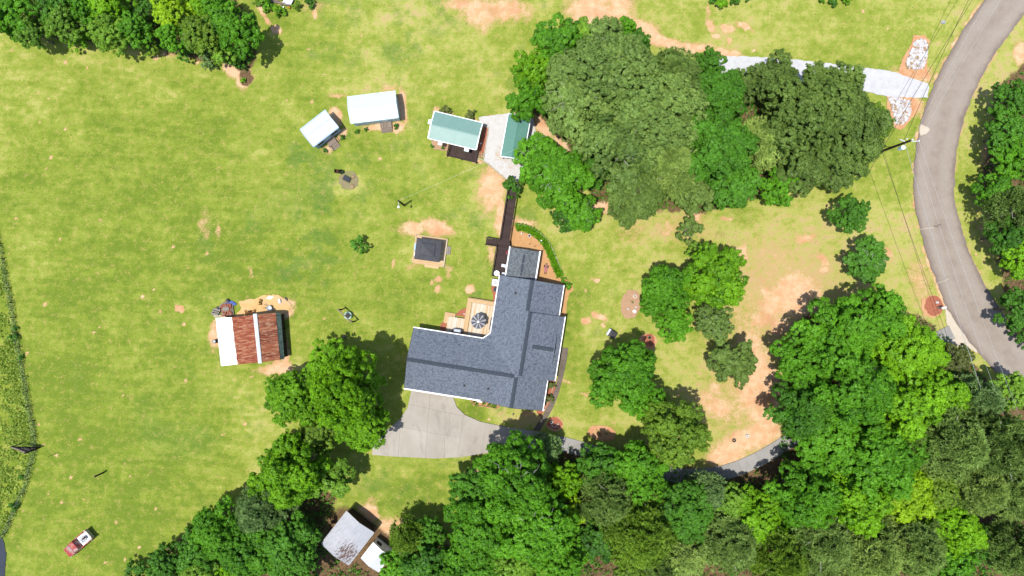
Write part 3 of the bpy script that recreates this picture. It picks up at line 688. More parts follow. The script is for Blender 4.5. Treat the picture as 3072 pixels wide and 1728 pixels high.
def gable(name, label, cat, corners, eave, pitch, wall_mat, roof_mat, npan, over=.3, trim='white_paint', roof='metal', nrib=3, group=None, cap=.16, roof_mat2=None, rake=.14, open_sides=False):
    """corners a,b,c,d in pixels at eave height; the ridge runs parallel to a-b"""
    a, b, c, d = (W(x, y, eave) for x, y in corners)
    ctr = (a+b+c+d)/4; u = ((b-a)+(c-d)).normalized(); ang = math.atan2(u.y, u.x)
    L = ((b-a).length+(c-d).length)/2; Wd = ((d-a).length+(c-b).length)/2
    hx, hy = L/2, Wd/2; rz = eave+hy*pitch
    sgn = 1 if (a-ctr).dot(Vector((-u.y, u.x, 0))) > 0 else -1     # a,b side is local +y when sgn is 1
    root = empty(name, (ctr.x, ctr.y, 0), ang, label, cat, group)
    wx, wy = hx-over, hy-over; wz = eave+over*pitch-.08
    if open_sides:
        for sx in (-1, -.33, .33, 1):
            for sy in (-1, 1):
                B().box(sx*wx-.06, sx*wx+.06, sy*wy-.06, sy*wy+.06, 0, wz).put('post', M['galv'], root)
    else:
        w = B(); zt = wz
        w.box(-wx, wx, -wy, wy, 0, zt)
        for s in (-1, 1):
            x0 = s*wx; x1 = s*(wx-.06)
            w.add([(x0,-wy,zt),(x0,wy,zt),(x0,0,zt+wy*pitch),(x1,-wy,zt),(x1,wy,zt),(x1,0,zt+wy*pitch)], [(0,1,2),(5,4,3),(0,3,4,1),(1,4,5,2),(2,5,3,0)])
        w.put('wall', wall_mat, root)
        # vertical battens on the walls
        bt = B(); nb = max(3, int(2*wx/.6))
        for i in range(nb+1):
            x = -wx+2*wx*i/nb
            for s in (-1, 1): bt.box(x-.025, x+.025, s*wy-.012, s*wy+.012, .05, zt-.02)
        nb = max(3, int(2*wy/.6))
        for i in range(nb+1):
            y = -wy+2*wy*i/nb
            for s in (-1, 1): bt.box(s*wx-.012, s*wx+.012, y-.025, y+.025, .05, zt-.02)
        bt.put('batten', wall_mat, root)
    for s in (-1, 1):
        mt = roof_mat if s == sgn or not roof_mat2 else roof_mat2
        if roof == 'metal': panels(root, (-hx, s*hy, eave), (hx, s*hy, eave), (-hx, 0, rz), (hx, 0, rz), npan, mt, nrib=nrib)
        else: slope(root, 'roof_slope', [(-hx, s*hy, eave), (hx, s*hy, eave), (hx, 0, rz), (-hx, 0, rz)], mt, .1, (1,0,0), (0,-s,pitch))
        B().box(-hx, hx, s*(hy+.02), s*(hy+.12), eave-.14, eave-.01).put('gutter', M[trim], root)
    B().slab([(-hx-.02, -cap, rz+.03-cap*pitch*.8), (hx+.02, -cap, rz+.03-cap*pitch*.8), (hx+.02, 0, rz+.06), (-hx-.02, 0, rz+.06)], .03).slab([(-hx-.02, 0, rz+.06), (hx+.02, 0, rz+.06), (hx+.02, cap, rz+.03-cap*pitch*.8), (-hx-.02, cap, rz+.03-cap*pitch*.8)], .03).put('ridge_cap', roof_mat, root)
    if rake:
        for s in (-1, 1):
            for q in (-1, 1):
                B().bar((s*(hx+rake/2), q*(hy+.05), eave-.03), (s*(hx+rake/2), 0, rz+.015), rake, .12).put('rake_board', M[trim], root)
    return root, hx, hy, wx, wy, rz, sgn
def window(root, x, y, z, w, h, face, shutters=None, trim='white_paint'):
    """face: +x, -x, +y or -y wall"""
    ax = 'x' in face; s = 1 if '+' in face else -1
    def bx(b, u0, u1, z0, z1, d0, d1):
        d0, d1 = sorted((d0*s, d1*s))
        return b.box(x+d0, x+d1, y+u0, y+u1, z0, z1) if ax else b.box(x+u0, x+u1, y+d0, y+d1, z0, z1)
    b = B()
    for u0, u1, z0, z1 in ((-w/2-.07, w/2+.07, z-h/2-.07, z-h/2), (-w/2-.07, w/2+.07, z+h/2, z+h/2+.07), (-w/2-.07, -w/2, z-h/2, z+h/2), (w/2, w/2+.07, z-h/2, z+h/2), (-.02, .02, z-h/2, z+h/2), (-w/2, w/2, z-.02, z+.02)):
        bx(b, u0, u1, z0, z1, .02, .07)
    f = b.put('window', M[trim], root)
    bx(B(), -w/2, w/2, z-h/2, z+h/2, .005, .03).put('pane', M['dark_glass'], f)
def steps(root, x0, x1, y0, y1, z, n, along, name='step_tread'):
    """treads from height z down to the ground going towards y1 (along='y') or x1"""
    for i in range(n):
        t0, t1 = i/n, (i+1)/n-.02; h = z*(1-i/(n+.0))
        if along == 'y': bb = B().box(x0, x1, min(y0+(y1-y0)*t0, y0+(y1-y0)*t1), max(y0+(y1-y0)*t0, y0+(y1-y0)*t1), h-.04, h)
        else: bb = B().box(min(x0+(x1-x0)*t0, x0+(x1-x0)*t1), max(x0+(x1-x0)*t0, x0+(x1-x0)*t1), y0, y1, h-.04, h)
        bb.put(name, M['grey_wood'], root)
# small white-roofed shed
r, hx, hy, wx, wy, rz, sg = gable('shed', 'small blue-grey shed with white metal roof, the more tilted of the two', 'shed', [(901,389),(975.6,331),(1015.6,380.5),(939.3,440)], 2.5, .38, M['siding_slate'], M['white_metal'], 5, .16, 'siding_slate', rake=.05, cap=.1)
for x in (-1.25, 1.25): window(r, x, -wy*sg, 1.5, .8, .9, '-y' if sg > 0 else '+y', trim='black')
B().box(-.45, .45, -sg*wy-.04, -sg*wy+.04, .35, 2.2).put('door', M['siding_blue'], r)
B().box(-.6, .75, -wy-1.0, -wy-.02, .25, .33).put('landing', M['grey_wood'], r); steps(r, -.55, .7, -wy-1.02, -wy-1.7, .25, 3, 'y')
B().bar((-.6,-wy-1.0,.3),(-.6,-wy-1.0,1.24),.08).bar((-.6,-wy-1,1.2),(-.6,-wy-1.7,.8),.08).put('handrail', M['old_wood'], r)
B().bar((.75,-wy-1.0,.3),(.75,-wy-1.0,1.24),.08).bar((.75,-wy-1.0,1.2),(.75,-wy-.05,1.2),.08).put('handrail', M['old_wood'], r)
# long white-roofed shed
r, hx, hy, wx, wy, rz, sg = gable('shed', 'long pale blue shed with white metal roof and wooden steps in front', 'shed', [(1041.5,292),(1184.6,274.6),(1195.8,351),(1053.3,368.8)], 2.7, .34, M['siding_blue'], M['white_metal'], 8, .16, 'siding_blue', rake=.06, cap=.1)
for x in (-2.4, -.7, 2.2): window(r, x, -wy, 1.5, .8, .9, '-y', trim='white_paint')
B().box(.75, 1.65, -wy-.04, -wy+.04, .45, 2.35).put('door', M['white_paint'], r)
for i in range(9): B().box(.35+i*.185, .35+i*.185+.17, -wy-.9, -wy-.05, .36, .41).put('landing_board', M['grey_wood'], r)
steps(r, .35, 2.0, -wy-.92, -wy-1.5, .33, 3, 'y')
window(r, wx, 0, 1.6, .8, .8, '+x')
# green-roofed cottage
r, hx, hy, wx, wy, rz, sg = gable('cottage', 'white cottage with pale green ribbed metal roof and dark porch deck', 'cottage', [(1303.4,335.2),(1445,368),(1429,449),(1286.6,413.5)], 2.7, .22, M['siding_white'], M['green_metal'], 9, .30, cap=.16)
for x in (-2.3, 0, 2.2): window(r, x, -wy, 1.5, .9, 1.1, '-y')
window(r, wx, -.8, 1.5, .8, 1.0, '+x'); B().box(.9, 1.8, -wy-.04, -wy+.03, .45, 2.4).put('door', M['white_paint'], r)
B().box(-hx-.62, -hx+.02, .1, .72, 1.9, 2.5).put('chimney_box', M['white_paint'], r)
B().box(-2.0, -1.45, -hy-.55, -hy+.1, 2.1, 2.55).put('awning', M['white_paint'], r); B().box(1.85, 2.5, -hy-.55, -hy+.1, 2.1, 2.6).put('awning', M['white_paint'], r)
x0, x1, y0, y1 = -.55, 3.75, -hy-1.5, -wy
nb = 30
for i in range(nb): put('deck_board', B().box(-.065, .065, y0-0, y1, .42, .46).mesh('deck_board'), M['brown_wood'], r, loc=(x0+(i+.5)*(x1-x0)/nb, 0, 0))
rail = B()
for x in (x0, (x0+x1)/2, x1): rail.bar((x, y0, 0), (x, y0, 1.35), .1)
rail.bar((x0,y0,1.35),(x1,y0,1.35),.16,.05).bar((x0,y0,.75),(x1,y0,.75),.05,.1).bar((x0,y0,1.35),(x0,y1,1.35),.16,.05).bar((x0,y0,.75),(x0,y1,.75),.05,.1)
rail.put('porch_railing', M['brown_wood'], r)
# green carport
r, hx, hy, wx, wy, rz, sg = gable('carport', 'green metal roofed carport half hidden by the big broadleaf trees', 'carport', [(1503.8,468.6),(1525,342),(1592,353),(1567,480)], 2.8, .28, M['siding_white'], M['green_metal_deep'], 8, .22, cap=.12, open_sides=True, rake=.12)
# grey shed in the trees; dark wall colour stands in for its shaded open front
r, hx, hy, wx, wy, rz, sg = gable('shed', 'old shed with silvery corrugated roof flaking to brown, by the lower trees', 'shed', [(965.6,1632),(1040,1534),(1121.3,1598),(1045,1693)], 3.0, .22, M['pole_wood'], M['peeling'], 9, .35, 'grey_metal', nrib=4, rake=.06, cap=.14)
# white shed beside it
r, hx, hy, wx, wy, rz, sg = gable('shed', 'white shed with bright white roof half under the lower trees', 'shed', [(1083.7,1676),(1120.5,1629),(1172,1667),(1135,1714)], 2.5, .25, M['siding_white'], M['white_metal'], 5, .05, 'siding_white', rake=.04, cap=.2)
window(r, wx, .75*sg, 1.45, .7, .7, '+x', trim='black'); B().box(wx-.03, wx+.03, -.9*sg-.45, -.9*sg+.45, .15, 2.1).put('door', M['white_paint'], r)

# rusty barn
def barn():
    zE, zR, zW = 2.7, 4.1, 2.3
    nw, ne = W(647.2,953.8,zW), W(827,938.3,zE); sw, se = W(663,1098.4,zW), W(840,1079,zE)
    rn, rs = W(765.5,944.3,zR), W(780,1087.8,zR); jn, js = W(695.5,951.9,3.0), W(713,1093,3.0)
    gn, gs = W(842,938.3,2.1), W(853,1077,2.1)
    ctr = (nw+ne+sw+se)/4; ctr.z = 0; ang = math.atan2((ne-nw).y, (ne-nw).x)
    root = empty('barn', ctr, ang, 'open barn with rusty corrugated roof, white sheets on one side', 'barn')
    inv = Matrix.Rotation(-ang, 3, 'Z')
    T = lambda p: inv @ (Vector((p.x, p.y, p.z))-Vector((ctr.x, ctr.y, 0)))
    nw, ne, sw, se, rn, rs, jn, js, gn, gs = map(T, (nw, ne, sw, se, rn, rs, jn, js, gn, gs))
    def strip(e0, e1, r0, r1, n, mat, rough=.0, name='roof_sheet'):
        # sheets run from e (low) to r (high); local x of each sheet points up the slope
        for k in range(n):
            a0, a1 = k/n+.001, (k+1)/n-.001
            A, B_, C_, D_ = e0.lerp(e1, a0), e0.lerp(e1, a1), r0.lerp(r1, a1), r0.lerp(r1, a0)
            j = Vector(((A-D_).x*rnd.uniform(-rough, rough), 0, 0)); A = A+j; B_ = B_+j
            o = D_; b = B(); b.slab([A-o, B_-o, C_-o, D_-o], .03)
            for q in range(5):
                f = (q+.5)/5; b.bar(A.lerp(B_, f)-o+Vector((0,0,.012)), D_.lerp(C_, f)-o+Vector((0,0,.012)), .05, .025)
            put(name, b.mesh(name), mat, root, loc=o+Vector((0,0,rnd.uniform(0,.02))))
    strip(nw, sw, jn, js, 10, M['white_rust'], .01)
    up = Vector((0,0,.05))
    strip(jn+up, js+up, rn, rs, 11, M['rust_dark'], .015)
    strip(ne, se, rn, rs, 11, M['rust_light'], .012)
    d = Vector((.32,0,-.1))
    B().slab([rn-d*.8+Vector((0,.15,.02)), rn+Vector((0,.15,.12)), rs+Vector((0,-.1,.12)), rs-Vector((.26,0,.0))+Vector((0,-.1,.02))], .04).slab([rn+Vector((0,.15,.12)), rn+Vector((.26,.15,.02)), rs+Vector((.26,-.1,.02)), rs+Vector((0,-.1,.12))], .04).put('ridge_cap', M['white_metal'], root)
    slope(root, 'roof_slope', [ne+Vector((0,0,-.05)), se+Vector((0,0,-.05)), gs, gn], M['shingle_green'], .08, (0,1,0), (1,0,-1), 'steep green shingled strip of roof')
    # walls
    x0, x1 = nw.x+.35, ne.x+.25; y0, y1 = max(sw.y, se.y)+.3, min(nw.y, ne.y)-.35
    for (xa, xb, ya, yb, za) in ((x0, x0+.1, y0, y1, 2.2), (x1-.1, x1, y0, y1, 2.1), (x0+3.3, x1, y0, y0+.1, 2.6), (x0+5, x1, y1-.1, y1, 2.6)):
        n = max(1, int(max(xb-xa, yb-ya)/.45))
        for i in range(n):
            if xb-xa > yb-ya: w = (xb-xa)/n; bb = B().box(xa+i*w+.01, xa+(i+1)*w-.01, ya, yb, .05, za)
            else: w = (yb-ya)/n; bb = B().box(xa, xb, ya+i*w+.01, ya+(i+1)*w-.01, .05, za)
            bb.put('wall_board', M['pole_wood'], root)
    for y in np.linspace(y0, y1, 4):
        for x in (x0, x0+3, x0+5.5, x1): B().box(x-.07, x+.07, y-.07, y+.07, 0, 2.35).put('post', M['pole_wood'], root)
    return root
barn()

# ---------------------------------------------------------------- the main house, in its own axes
HO = Vector((1.139, -8.828, 0)); HA = R_(-9)
house = empty('house', HO, HA, 'large brick house with blue-grey shingled roof and white gutters', 'house')
def H2W(x, y, z=0):
    c, s = math.cos(HA), math.sin(HA); return Vector((HO.x+x*c-y*s, HO.y+x*s+y*c, z))
p_ = .45; e_ = 2.8
A_ = (-5.5,.75,e_); B_p = (-4.48,1.7,e_); V_ = (-4.0,.27,e_+.48*p_); X1 = (-.145,-3.585,4.75); RW = (-15.43,-3.585,4.75)
SLP = [('roof_slope', [(-15.43,.75,e_), A_, V_, X1, RW], (1,0,0), (0,-1,p_)),
       ('roof_slope', [RW, X1, (-4.48,-7.92,e_), (-15.43,-7.92,e_)], (1,0,0), (0,1,p_)),
       ('roof_slope', [B_p, (-4.48,5.62,e_), (.55,5.62,5.06), (.55,-3.6,5.06), X1, V_], (0,1,0), (1,0,p_)),
       ('roof_slope', [A_, B_p, V_], (1,1,0), (1,-1,p_)),
       ('roof_slope', [X1, (.01,-3.6,4.82), (.01,-8.0,4.82), (-4.48,-8.0,e_)], (0,1,0), (1,0,p_)),
       ('roof_slope', [(.01,-3.6,4.82), (4.5,-3.6,e_), (4.5,-8.0,e_), (.01,-8.0,4.82)], (0,1,0), (-1,0,p_)),
       ('roof_slope', [(.55,5.62,5.06), (5.55,5.62,e_), (5.55,-3.6,e_), (.55,-3.6,5.06)], (0,1,0), (-1,0,p_)),
       ('roof_slope', [(-4.48,5.625,e_), (-4.48,10.05,e_), (.12,10.05,4.87), (.12,5.625,4.87)], (0,1,0), (1,0,p_)),
       ('roof_slope', [(.12,5.625,4.87), (.12,10.05,4.87), (4.68,10.05,e_), (4.68,5.625,e_)], (0,1,0), (-1,0,p_)),
       ('roof_slope', [(1.55,.9,4.62), (4.72,.9,4.62), (4.80,3.67,3.17)], (1,0,0), (0,-1,.5)),
       ('roof_slope', [(1.55,.9,4.62), (4.72,.9,4.62), (4.80,-1.75,3.17)], (1,0,0), (0,1,.5))]
for nm, pts, u, v in SLP: slope(house, nm, pts, M['shingle'], .14, u, v)
def ridge(parent, a, b, mat, w=.3, n=None, up=.04, name='ridge_shingle'):
    a, b = Vector(a), Vector(b); n = n or int((b-a).length/.55); d = (b-a).normalized(); s = d.cross(Vector((0,0,1))).normalized()
    for i in range(n):
        p, q = a.lerp(b, i/n), a.lerp(b, (i+.97)/n); z = Vector((0,0,up)); k = Vector((0,0,w*.42))
        o = p; bb = B()
        bb.slab([p+z-o, q+z-o, q+z+s*w-k-o, p+z+s*w-k-o], .03).slab([p+z-o, q+z-o, q+z-s*w-k-o, p+z-s*w-k-o], .03)
        put(name, bb.mesh(name), mat, parent, loc=o)
ridge(house, RW, (-.25,-3.585,4.75), M['shingle_cap'], .27)
ridge(house, (.55,5.6,5.06), (.55,-3.4,5.06), M['shingle_cap'], .27)
ridge(house, (.12,10.05,4.87), (.12,5.7,4.87), M['shingle_cap'], .27)
ridge(house, (.01,-3.7,4.82), (.01,-8.0,4.82), M['shingle_cap'], .27)
ridge(house, (1.6,.9,4.62), (4.6,.9,4.62), M['shingle_cap'], .28)
gw = B()   # gable faces where a higher roof stands above a lower one
gw.add([(.55,5.6,5.0),(5.5,5.6,2.75),(-.4,5.6,4.4),(.55,5.5,5.0),(5.5,5.5,2.75),(-.4,5.5,4.4)], [(0,1,2),(5,4,3),(0,3,4,1),(1,4,5,2),(2,5,3,0)])
gw.add([(.5,-3.58,5.0),(5.5,-3.58,2.75),(.2,-3.58,4.5),(.5,-3.5,5.0),(5.5,-3.5,2.75),(.2,-3.5,4.5)], [(2,1,0),(3,4,5),(1,4,3,0),(2,5,4,1),(0,3,5,2)])
gw.put('gable_wall', M['siding_white'], house)
dg = B(); dg.add([(4.66,.9,4.5),(4.70,3.5,3.1),(4.70,-1.6,3.1)], [(0,1,2)]); dg.put('dormer_face', M['shingle_cap'], house)
# gutters along the eaves, rake boards
def gutter(a, b, w=.13): B().bar(Vector(a)+Vector((0,0,-.08)), Vector(b)+Vector((0,0,-.08)), w, .13).put('gutter', M['white_paint'], house)
gutter((-15.5,.84,e_), (-5.48,.84,e_)); gutter((-5.5,.82,e_), (-4.56,1.72,e_)); gutter((-4.57,1.72,e_), (-4.57,10.1,e_)); gutter((-15.5,-8.01,e_), (-4.3,-8.01,e_), .2)
gutter((4.77,5.75,e_), (4.77,10.1,e_)); gutter((5.64,-3.6,e_), (5.64,5.7,e_)); gutter((4.59,-8.1,e_), (4.59,-3.7,e_)); B().box(-4.9,-4.2,-8.25,-8.0,e_-.3,e_-.02).put('gutter_end', M['white_paint'], house)
def rakeb(a, b): B().bar(Vector(a)+Vector((0,0,-.1)), Vector(b)+Vector((0,0,-.1)), .05, .18).put('rake_board', M['shingle_cap'], house)
for x in (-15.46,): rakeb((x,.75,e_), (x,-3.585,4.75)); rakeb((x,-7.92,e_), (x,-3.585,4.75))
for y, xa, xr, xb, zr in ((10.08,-4.48,.12,4.68,4.87), (-8.03,-4.48,.01,4.5,4.82)): rakeb((xa,y,e_), (xr,y,zr)); rakeb((xb,y,e_), (xr,y,zr))
# brick walls
bw = B()
def hw(x0, x1, y0, y1): bw.box(x0, x1, y0, y1, 0, 2.78)
hw(-15.0,-4.0,-7.5,.3); hw(-4.05,5.1,-3.3,5.2); hw(-4.05,4.1,-7.55,-3.3); hw(-4.05,4.25,5.2,9.65)
bw.add([(-4.05,9.65,2.75),(4.25,9.65,2.75),(.12,9.65,4.6),(-4.05,9.55,2.75),(4.25,9.55,2.75),(.12,9.55,4.6)], [(2,1,0),(3,4,5)])
bw.add([(-4.05,-7.55,2.75),(4.1,-7.55,2.75),(.01,-7.55,4.6)], [(0,1,2)])
bw.add([(-15.0,-7.5,2.75),(-15.0,.3,2.75),(-15.0,-3.585,4.5)], [(2,1,0)])
def brick_wall_mat():
    def build(nt, b):
        n = N(nt); br = n.new('ShaderNodeTexBrick'); br.inputs['Scale'].default_value = 1
        br.inputs['Brick Width'].default_value = .21; br.inputs['Row Height'].default_value = .075; br.inputs['Mortar Size'].default_value = .008
        br.inputs['Color1'].default_value = (.24,.09,.06,1); br.inputs['Color2'].default_value = (.32,.13,.09,1); br.inputs['Mortar'].default_value = (.4,.37,.33,1)
        tc = n.new('ShaderNodeTexCoord'); sx = n.new('ShaderNodeSeparateXYZ'); n.link(tc.outputs['Object'], sx.inputs[0])
        cx = n.new('ShaderNodeCombineXYZ'); n.link(n.math('ADD', sx.outputs[0], sx.outputs[1]), cx.inputs[0]); n.link(sx.outputs[2], cx.inputs[1])
        n.link(cx.outputs[0], br.inputs['Vector']); n.link(br.outputs['Color'], b.inputs['Base Color']); n.bump(b, br.outputs['Fac'], .4, -.01)
    return node_mat('red_brick', build, .9)
M['brick_wall'] = brick_wall_mat(); bw.put('wall', M['brick_wall'], house)
for x, y, f in ((-7.2,.3,'+y'),(-4.05,7.6,'-x'),(-4.05,4.0,'-x'),(2.6,9.65,'+y'),(4.25,7.4,'+x'),(5.1,3.2,'+x'),(5.1,-1.8,'+x'),(4.1,-5.6,'+x'),(2.0,-7.55,'-y'),(-2.0,-7.55,'-y'),(-15.0,-3,'-x')): window(house, x, y, 1.5, 1.1, 1.3, f)
for x in (-13.1, -9.9):
    d = B().box(x-1.3, x+1.3, -7.56, -7.48, 0, 2.2).put('garage_door', M['white_paint'], house)
    for k in range(4): B().box(x-1.25, x+1.25, -7.60, -7.56, .06+k*.54, .06+k*.54+.46).put('door_panel', M['white_metal'], d)
B().box(5.08, 5.14, .4, 1.4, .1, 2.2).put('front_door', M['white_paint'], house)
for x, y in ((-1.9,7.9),(-7.0,-6.1),(-4.9+1.3,-6.0)):
    z = e_+(x+4.48)*p_ if y > 0 else e_+(y+7.92)*p_
    B().tube((x,y,z-.1),(x,y,z+.42),.07,.07,8).box(x-.16,x+.16,y-.16,y+.16,z-.06,z+.07).put('vent_pipe', M['black'], house)
# sunroom wing with its own grey roof
es, ps_ = 2.55, .28; zr = es+2.1*ps_
slope(house, 'sunroom_roof_slope', [(-3.65,10.12,es), (-3.65,14.25,es), (-1.55,14.25,zr), (-1.55,10.12,zr)], M['shingle_grey'], .1, (0,1,0), (1,0,ps_))
slope(house, 'sunroom_roof_slope', [(.56,10.12,es), (.56,14.25,es), (-1.55,14.25,zr), (-1.55,10.12,zr)], M['shingle_grey'], .1, (0,1,0), (-1,0,ps_))
B().box(-1.7,-1.38,12.35,13.45,zr-.03,zr+.05).put('ridge_vent', M['shingle_cap'], house); B().box(-1.7,-1.38,11.0,12.15,zr-.03,zr+.05).put('ridge_vent', M['shingle_cap'], house); B().box(-1.66,-1.42,10.5,10.9,zr-.03,zr+.03).put('ridge_vent', M['shingle_cap'], house)
B().bar((-3.73,10.1,es-.06),(-3.73,14.35,es-.06),.16,.12).put('gutter', M['white_paint'], house); B().bar((.65,9.9,es-.06),(.65,14.35,es-.06),.2,.12).put('gutter', M['white_paint'], house)
B().box(-3.35,.25,9.66,13.95,0,es).put('sunroom_wall', M['siding_white'], house)
for y in (10.9, 12.3): window(house, .25, y, 1.4, 1.0, 1.4, '+x')
for x in (-2.6, -.9): window(house, x, 13.95, 1.4, 1.1, 1.4, '+y')
window(house, -3.35, 12.9, 1.4, 1.0, 1.4, '-x')

# ---------------------------------------------------------------- new timber deck beside the house
deck = empty('deck', H2W(-6.6, 3.2), HA, 'new pale timber deck in the corner of the house', 'deck')
def board(parent, name, mat, x0, x1, y0, y1, z, t=.035, ox=0, oy=0):
    cx, cy = (x0+x1)/2, (y0+y1)/2
    bx = B().box(-(x1-x0)/2, (x1-x0)/2, -(y1-y0)/2, (y1-y0)/2, -t, 0)
    if y1-y0 > x1-x0:     # long side along local x so the grain follows the board
        bx = B().box(-(y1-y0)/2, (y1-y0)/2, -(x1-x0)/2, (x1-x0)/2, -t, 0)
        return put(name, bx.mesh(name), mat, parent, loc=(cx-ox, cy-oy, z), rot=(0,0,math.pi/2))
    return put(name, bx.mesh(name), mat, parent, loc=(cx-ox, cy-oy, z))
ox, oy = -6.6, 3.2
x = -7.9
while x < -4.2:
    ylo = .34 if x < -4.9 else .34
    board(deck, 'deck_board', M['new_wood'], x, x+.145, ylo, 5.55, .62, ox=ox, oy=oy); x += .152
for k in range(4): board(deck, 'border_board', M['pine_wood'], -8.56+k*.152, -8.56+k*.152+.14, .34, 5.55, .625, ox=ox, oy=oy)
for k in range(3): board(deck, 'border_board', M['pine_wood'], -8.56, -4.12, 5.58+k*.18, 5.58+k*.18+.165, .66+.06*k, ox=ox, oy=oy)
x = -11.02
while x < -8.66:
    board(deck, 'platform_board', M['new_wood'], x, x+.135, .34, 3.03, .50, ox=ox, oy=oy); x += .142
for k in range(3): board(deck, 'step_board', M['pine_wood'], -11.6, -10.05, 3.06+k*.17, 3.06+k*.17+.155, .34-.06*k, ox=ox, oy=oy); board(deck, 'step_board', M['pine_wood'], -11.6+k*.19, -11.6+k*.19+.175, 1.95, 3.05, .22+.06*k, ox=ox, oy=oy)
B().box(-8.6-ox,-4.1-ox,6.14-oy,6.2-oy,0,.62).box(-8.62-ox,-8.57-ox,.34-oy,6.2-oy,0,.6).box(-11.06-ox,-11.03-ox,.34-oy,3.05-oy,0,.46).put('skirt', M['pine_wood'], deck)
# umbrella
uc = H2W(-6.5, 3.05, .62); um = empty('patio_umbrella', uc, .2, 'grey striped patio umbrella open over the new deck', 'umbrella')
def umbrella_mat():
    def build(nt, b):
        n = N(nt); at = n.new('ShaderNodeAttribute'); at.attribute_name = 'around'
        f = n.math('PINGPONG', n.math('MULTIPLY', at.outputs['Fac'], 2.0), 1.0)
        g = n.math('ADD', f, n.math('MULTIPLY', n.math('SUBTRACT', n.noise(n.co((1,1,1)), 6, 3), .5), .3))
        n.link(n.mix(n.rng(g, .35, .95), C(120,120,128), C(232,230,232)), b.inputs['Base Color'])
    return node_mat('umbrella_fabric', build, .8)
rr_u = 1.12; nseg = 9
for k in range(nseg):
    t0, t1 = 2*math.pi*k/nseg, 2*math.pi*(k+1)/nseg; Vp = []; ar = []; nn = 5
    for i in range(5):
        q = i/4
        for j in range(nn):
            f = j/(nn-1); t = t0+(t1-t0)*f; rad = rr_u*q*(1-.10*math.sin(math.pi*f)*q)
            Vp.append((math.cos(t)*rad, math.sin(t)*rad, 2.35-.42*q**1.3-.05*math.sin(math.pi*f)*q)); ar.append(abs(f-.5)*2*.5)
    Fp = [(i*nn+j, i*nn+j+1, (i+1)*nn+j+1, (i+1)*nn+j) for i in range(4) for j in range(nn-1)]
    if k == 0: UM = umbrella_mat()
    m = bpy.data.meshes.new('canopy_panel'); m.from_pydata(Vp, [], [f[::-1] for f in Fp]); m.update(); m.attributes.new('around', 'FLOAT', 'POINT').data.foreach_set('value', ar)
    put('canopy_panel', m, UM, um)
B().lathe([(.02,2.28),(.16,2.33),(.14,2.37),(.05,2.42),(.02,2.5)]).put('canopy_top', M['white_paint'], um)
B().tube((0,0,0),(0,0,2.4),.03).put('pole', M['galv'], um); B().lathe([(.32,0),(.3,.07),(.06,.12)]).put('base', M['grey_metal'], um)
tb = empty('patio_table', H2W(-6.35, 3.0, .62), HA, 'round patio table under the striped umbrella', 'table'); B().lathe([(.45,.68),(.45,.72)], n=18).put('tabletop', M['galv'], tb)
for t in range(4): B().tube((math.cos(t*1.57)*.3,math.sin(t*1.57)*.3,0),(math.cos(t*1.57)*.2,math.sin(t*1.57)*.2,.69),.02).put('leg', M['grey_metal'], tb)
# grill
gr = empty('grill', H2W(-9.35, 1.15, .5), HA, 'covered gas grill with steel lid on the lower deck platform', 'grill')
B().box(-.5,.5,-.28,.28,.12,.78).put('cart', M['black'], gr); B().box(-.78,-.52,-.24,.24,.8,.84).box(.52,.78,-.24,.24,.8,.84).put('side_shelf', M['black'], gr)
lid = B(); pr = [(-.3,.8),(-.3,.98),(-.2,1.12),(0,1.18),(.2,1.12),(.3,.98),(.3,.8)]
lid.add([(x,y,z) for x in (-.48,.48) for y,z in pr], [tuple(range(6,-1,-1)), tuple(range(7,14))]+[(i,i+1,i+8,i+7) for i in range(6)]); lid.put('lid', M['galv'], gr)
for sx in (-.42,.42):
    for sy in (-.22,.22): B().lathe([(.05,0),(.05,.11)], (sx,sy,0), 8).put('wheel', M['black'], gr)
# bench by the wall
bn = empty('bench', H2W(-4.62, 2.95, .62), HA, 'narrow dark bench against the house wall on the new deck', 'bench')
B().box(-.22,.14,-.85,.85,.4,.46).put('seat', M['shingle_cap'], bn); B().box(.14,.2,-.85,.85,.44,.95).put('backrest', M['shingle_cap'], bn)
for sx in (-.18,.12):
    for sy in (-.75,.75): B().box(sx-.03,sx+.03,sy-.03,sy+.03,0,.4).put('leg', M['black'], bn)
for i, (x, l) in enumerate(((-7.35,'left'),(-7.15,'middle'),(-6.9,'right'))):
    f = empty('flower_pot', H2W(x, .72, .62), 0, f'{l} purple flower pot of three at the shaded deck edge', 'flower pot', 'purple pots on the deck')
    B().lathe([(.06,0),(.09,.16),(.09,.18)], n=8).put('pot', M['soil'], f); B().lathe([(.03,.17),(.09,.2),(.1,.25),(.04,.3)], n=8).put('blossom', M['purple'], f)

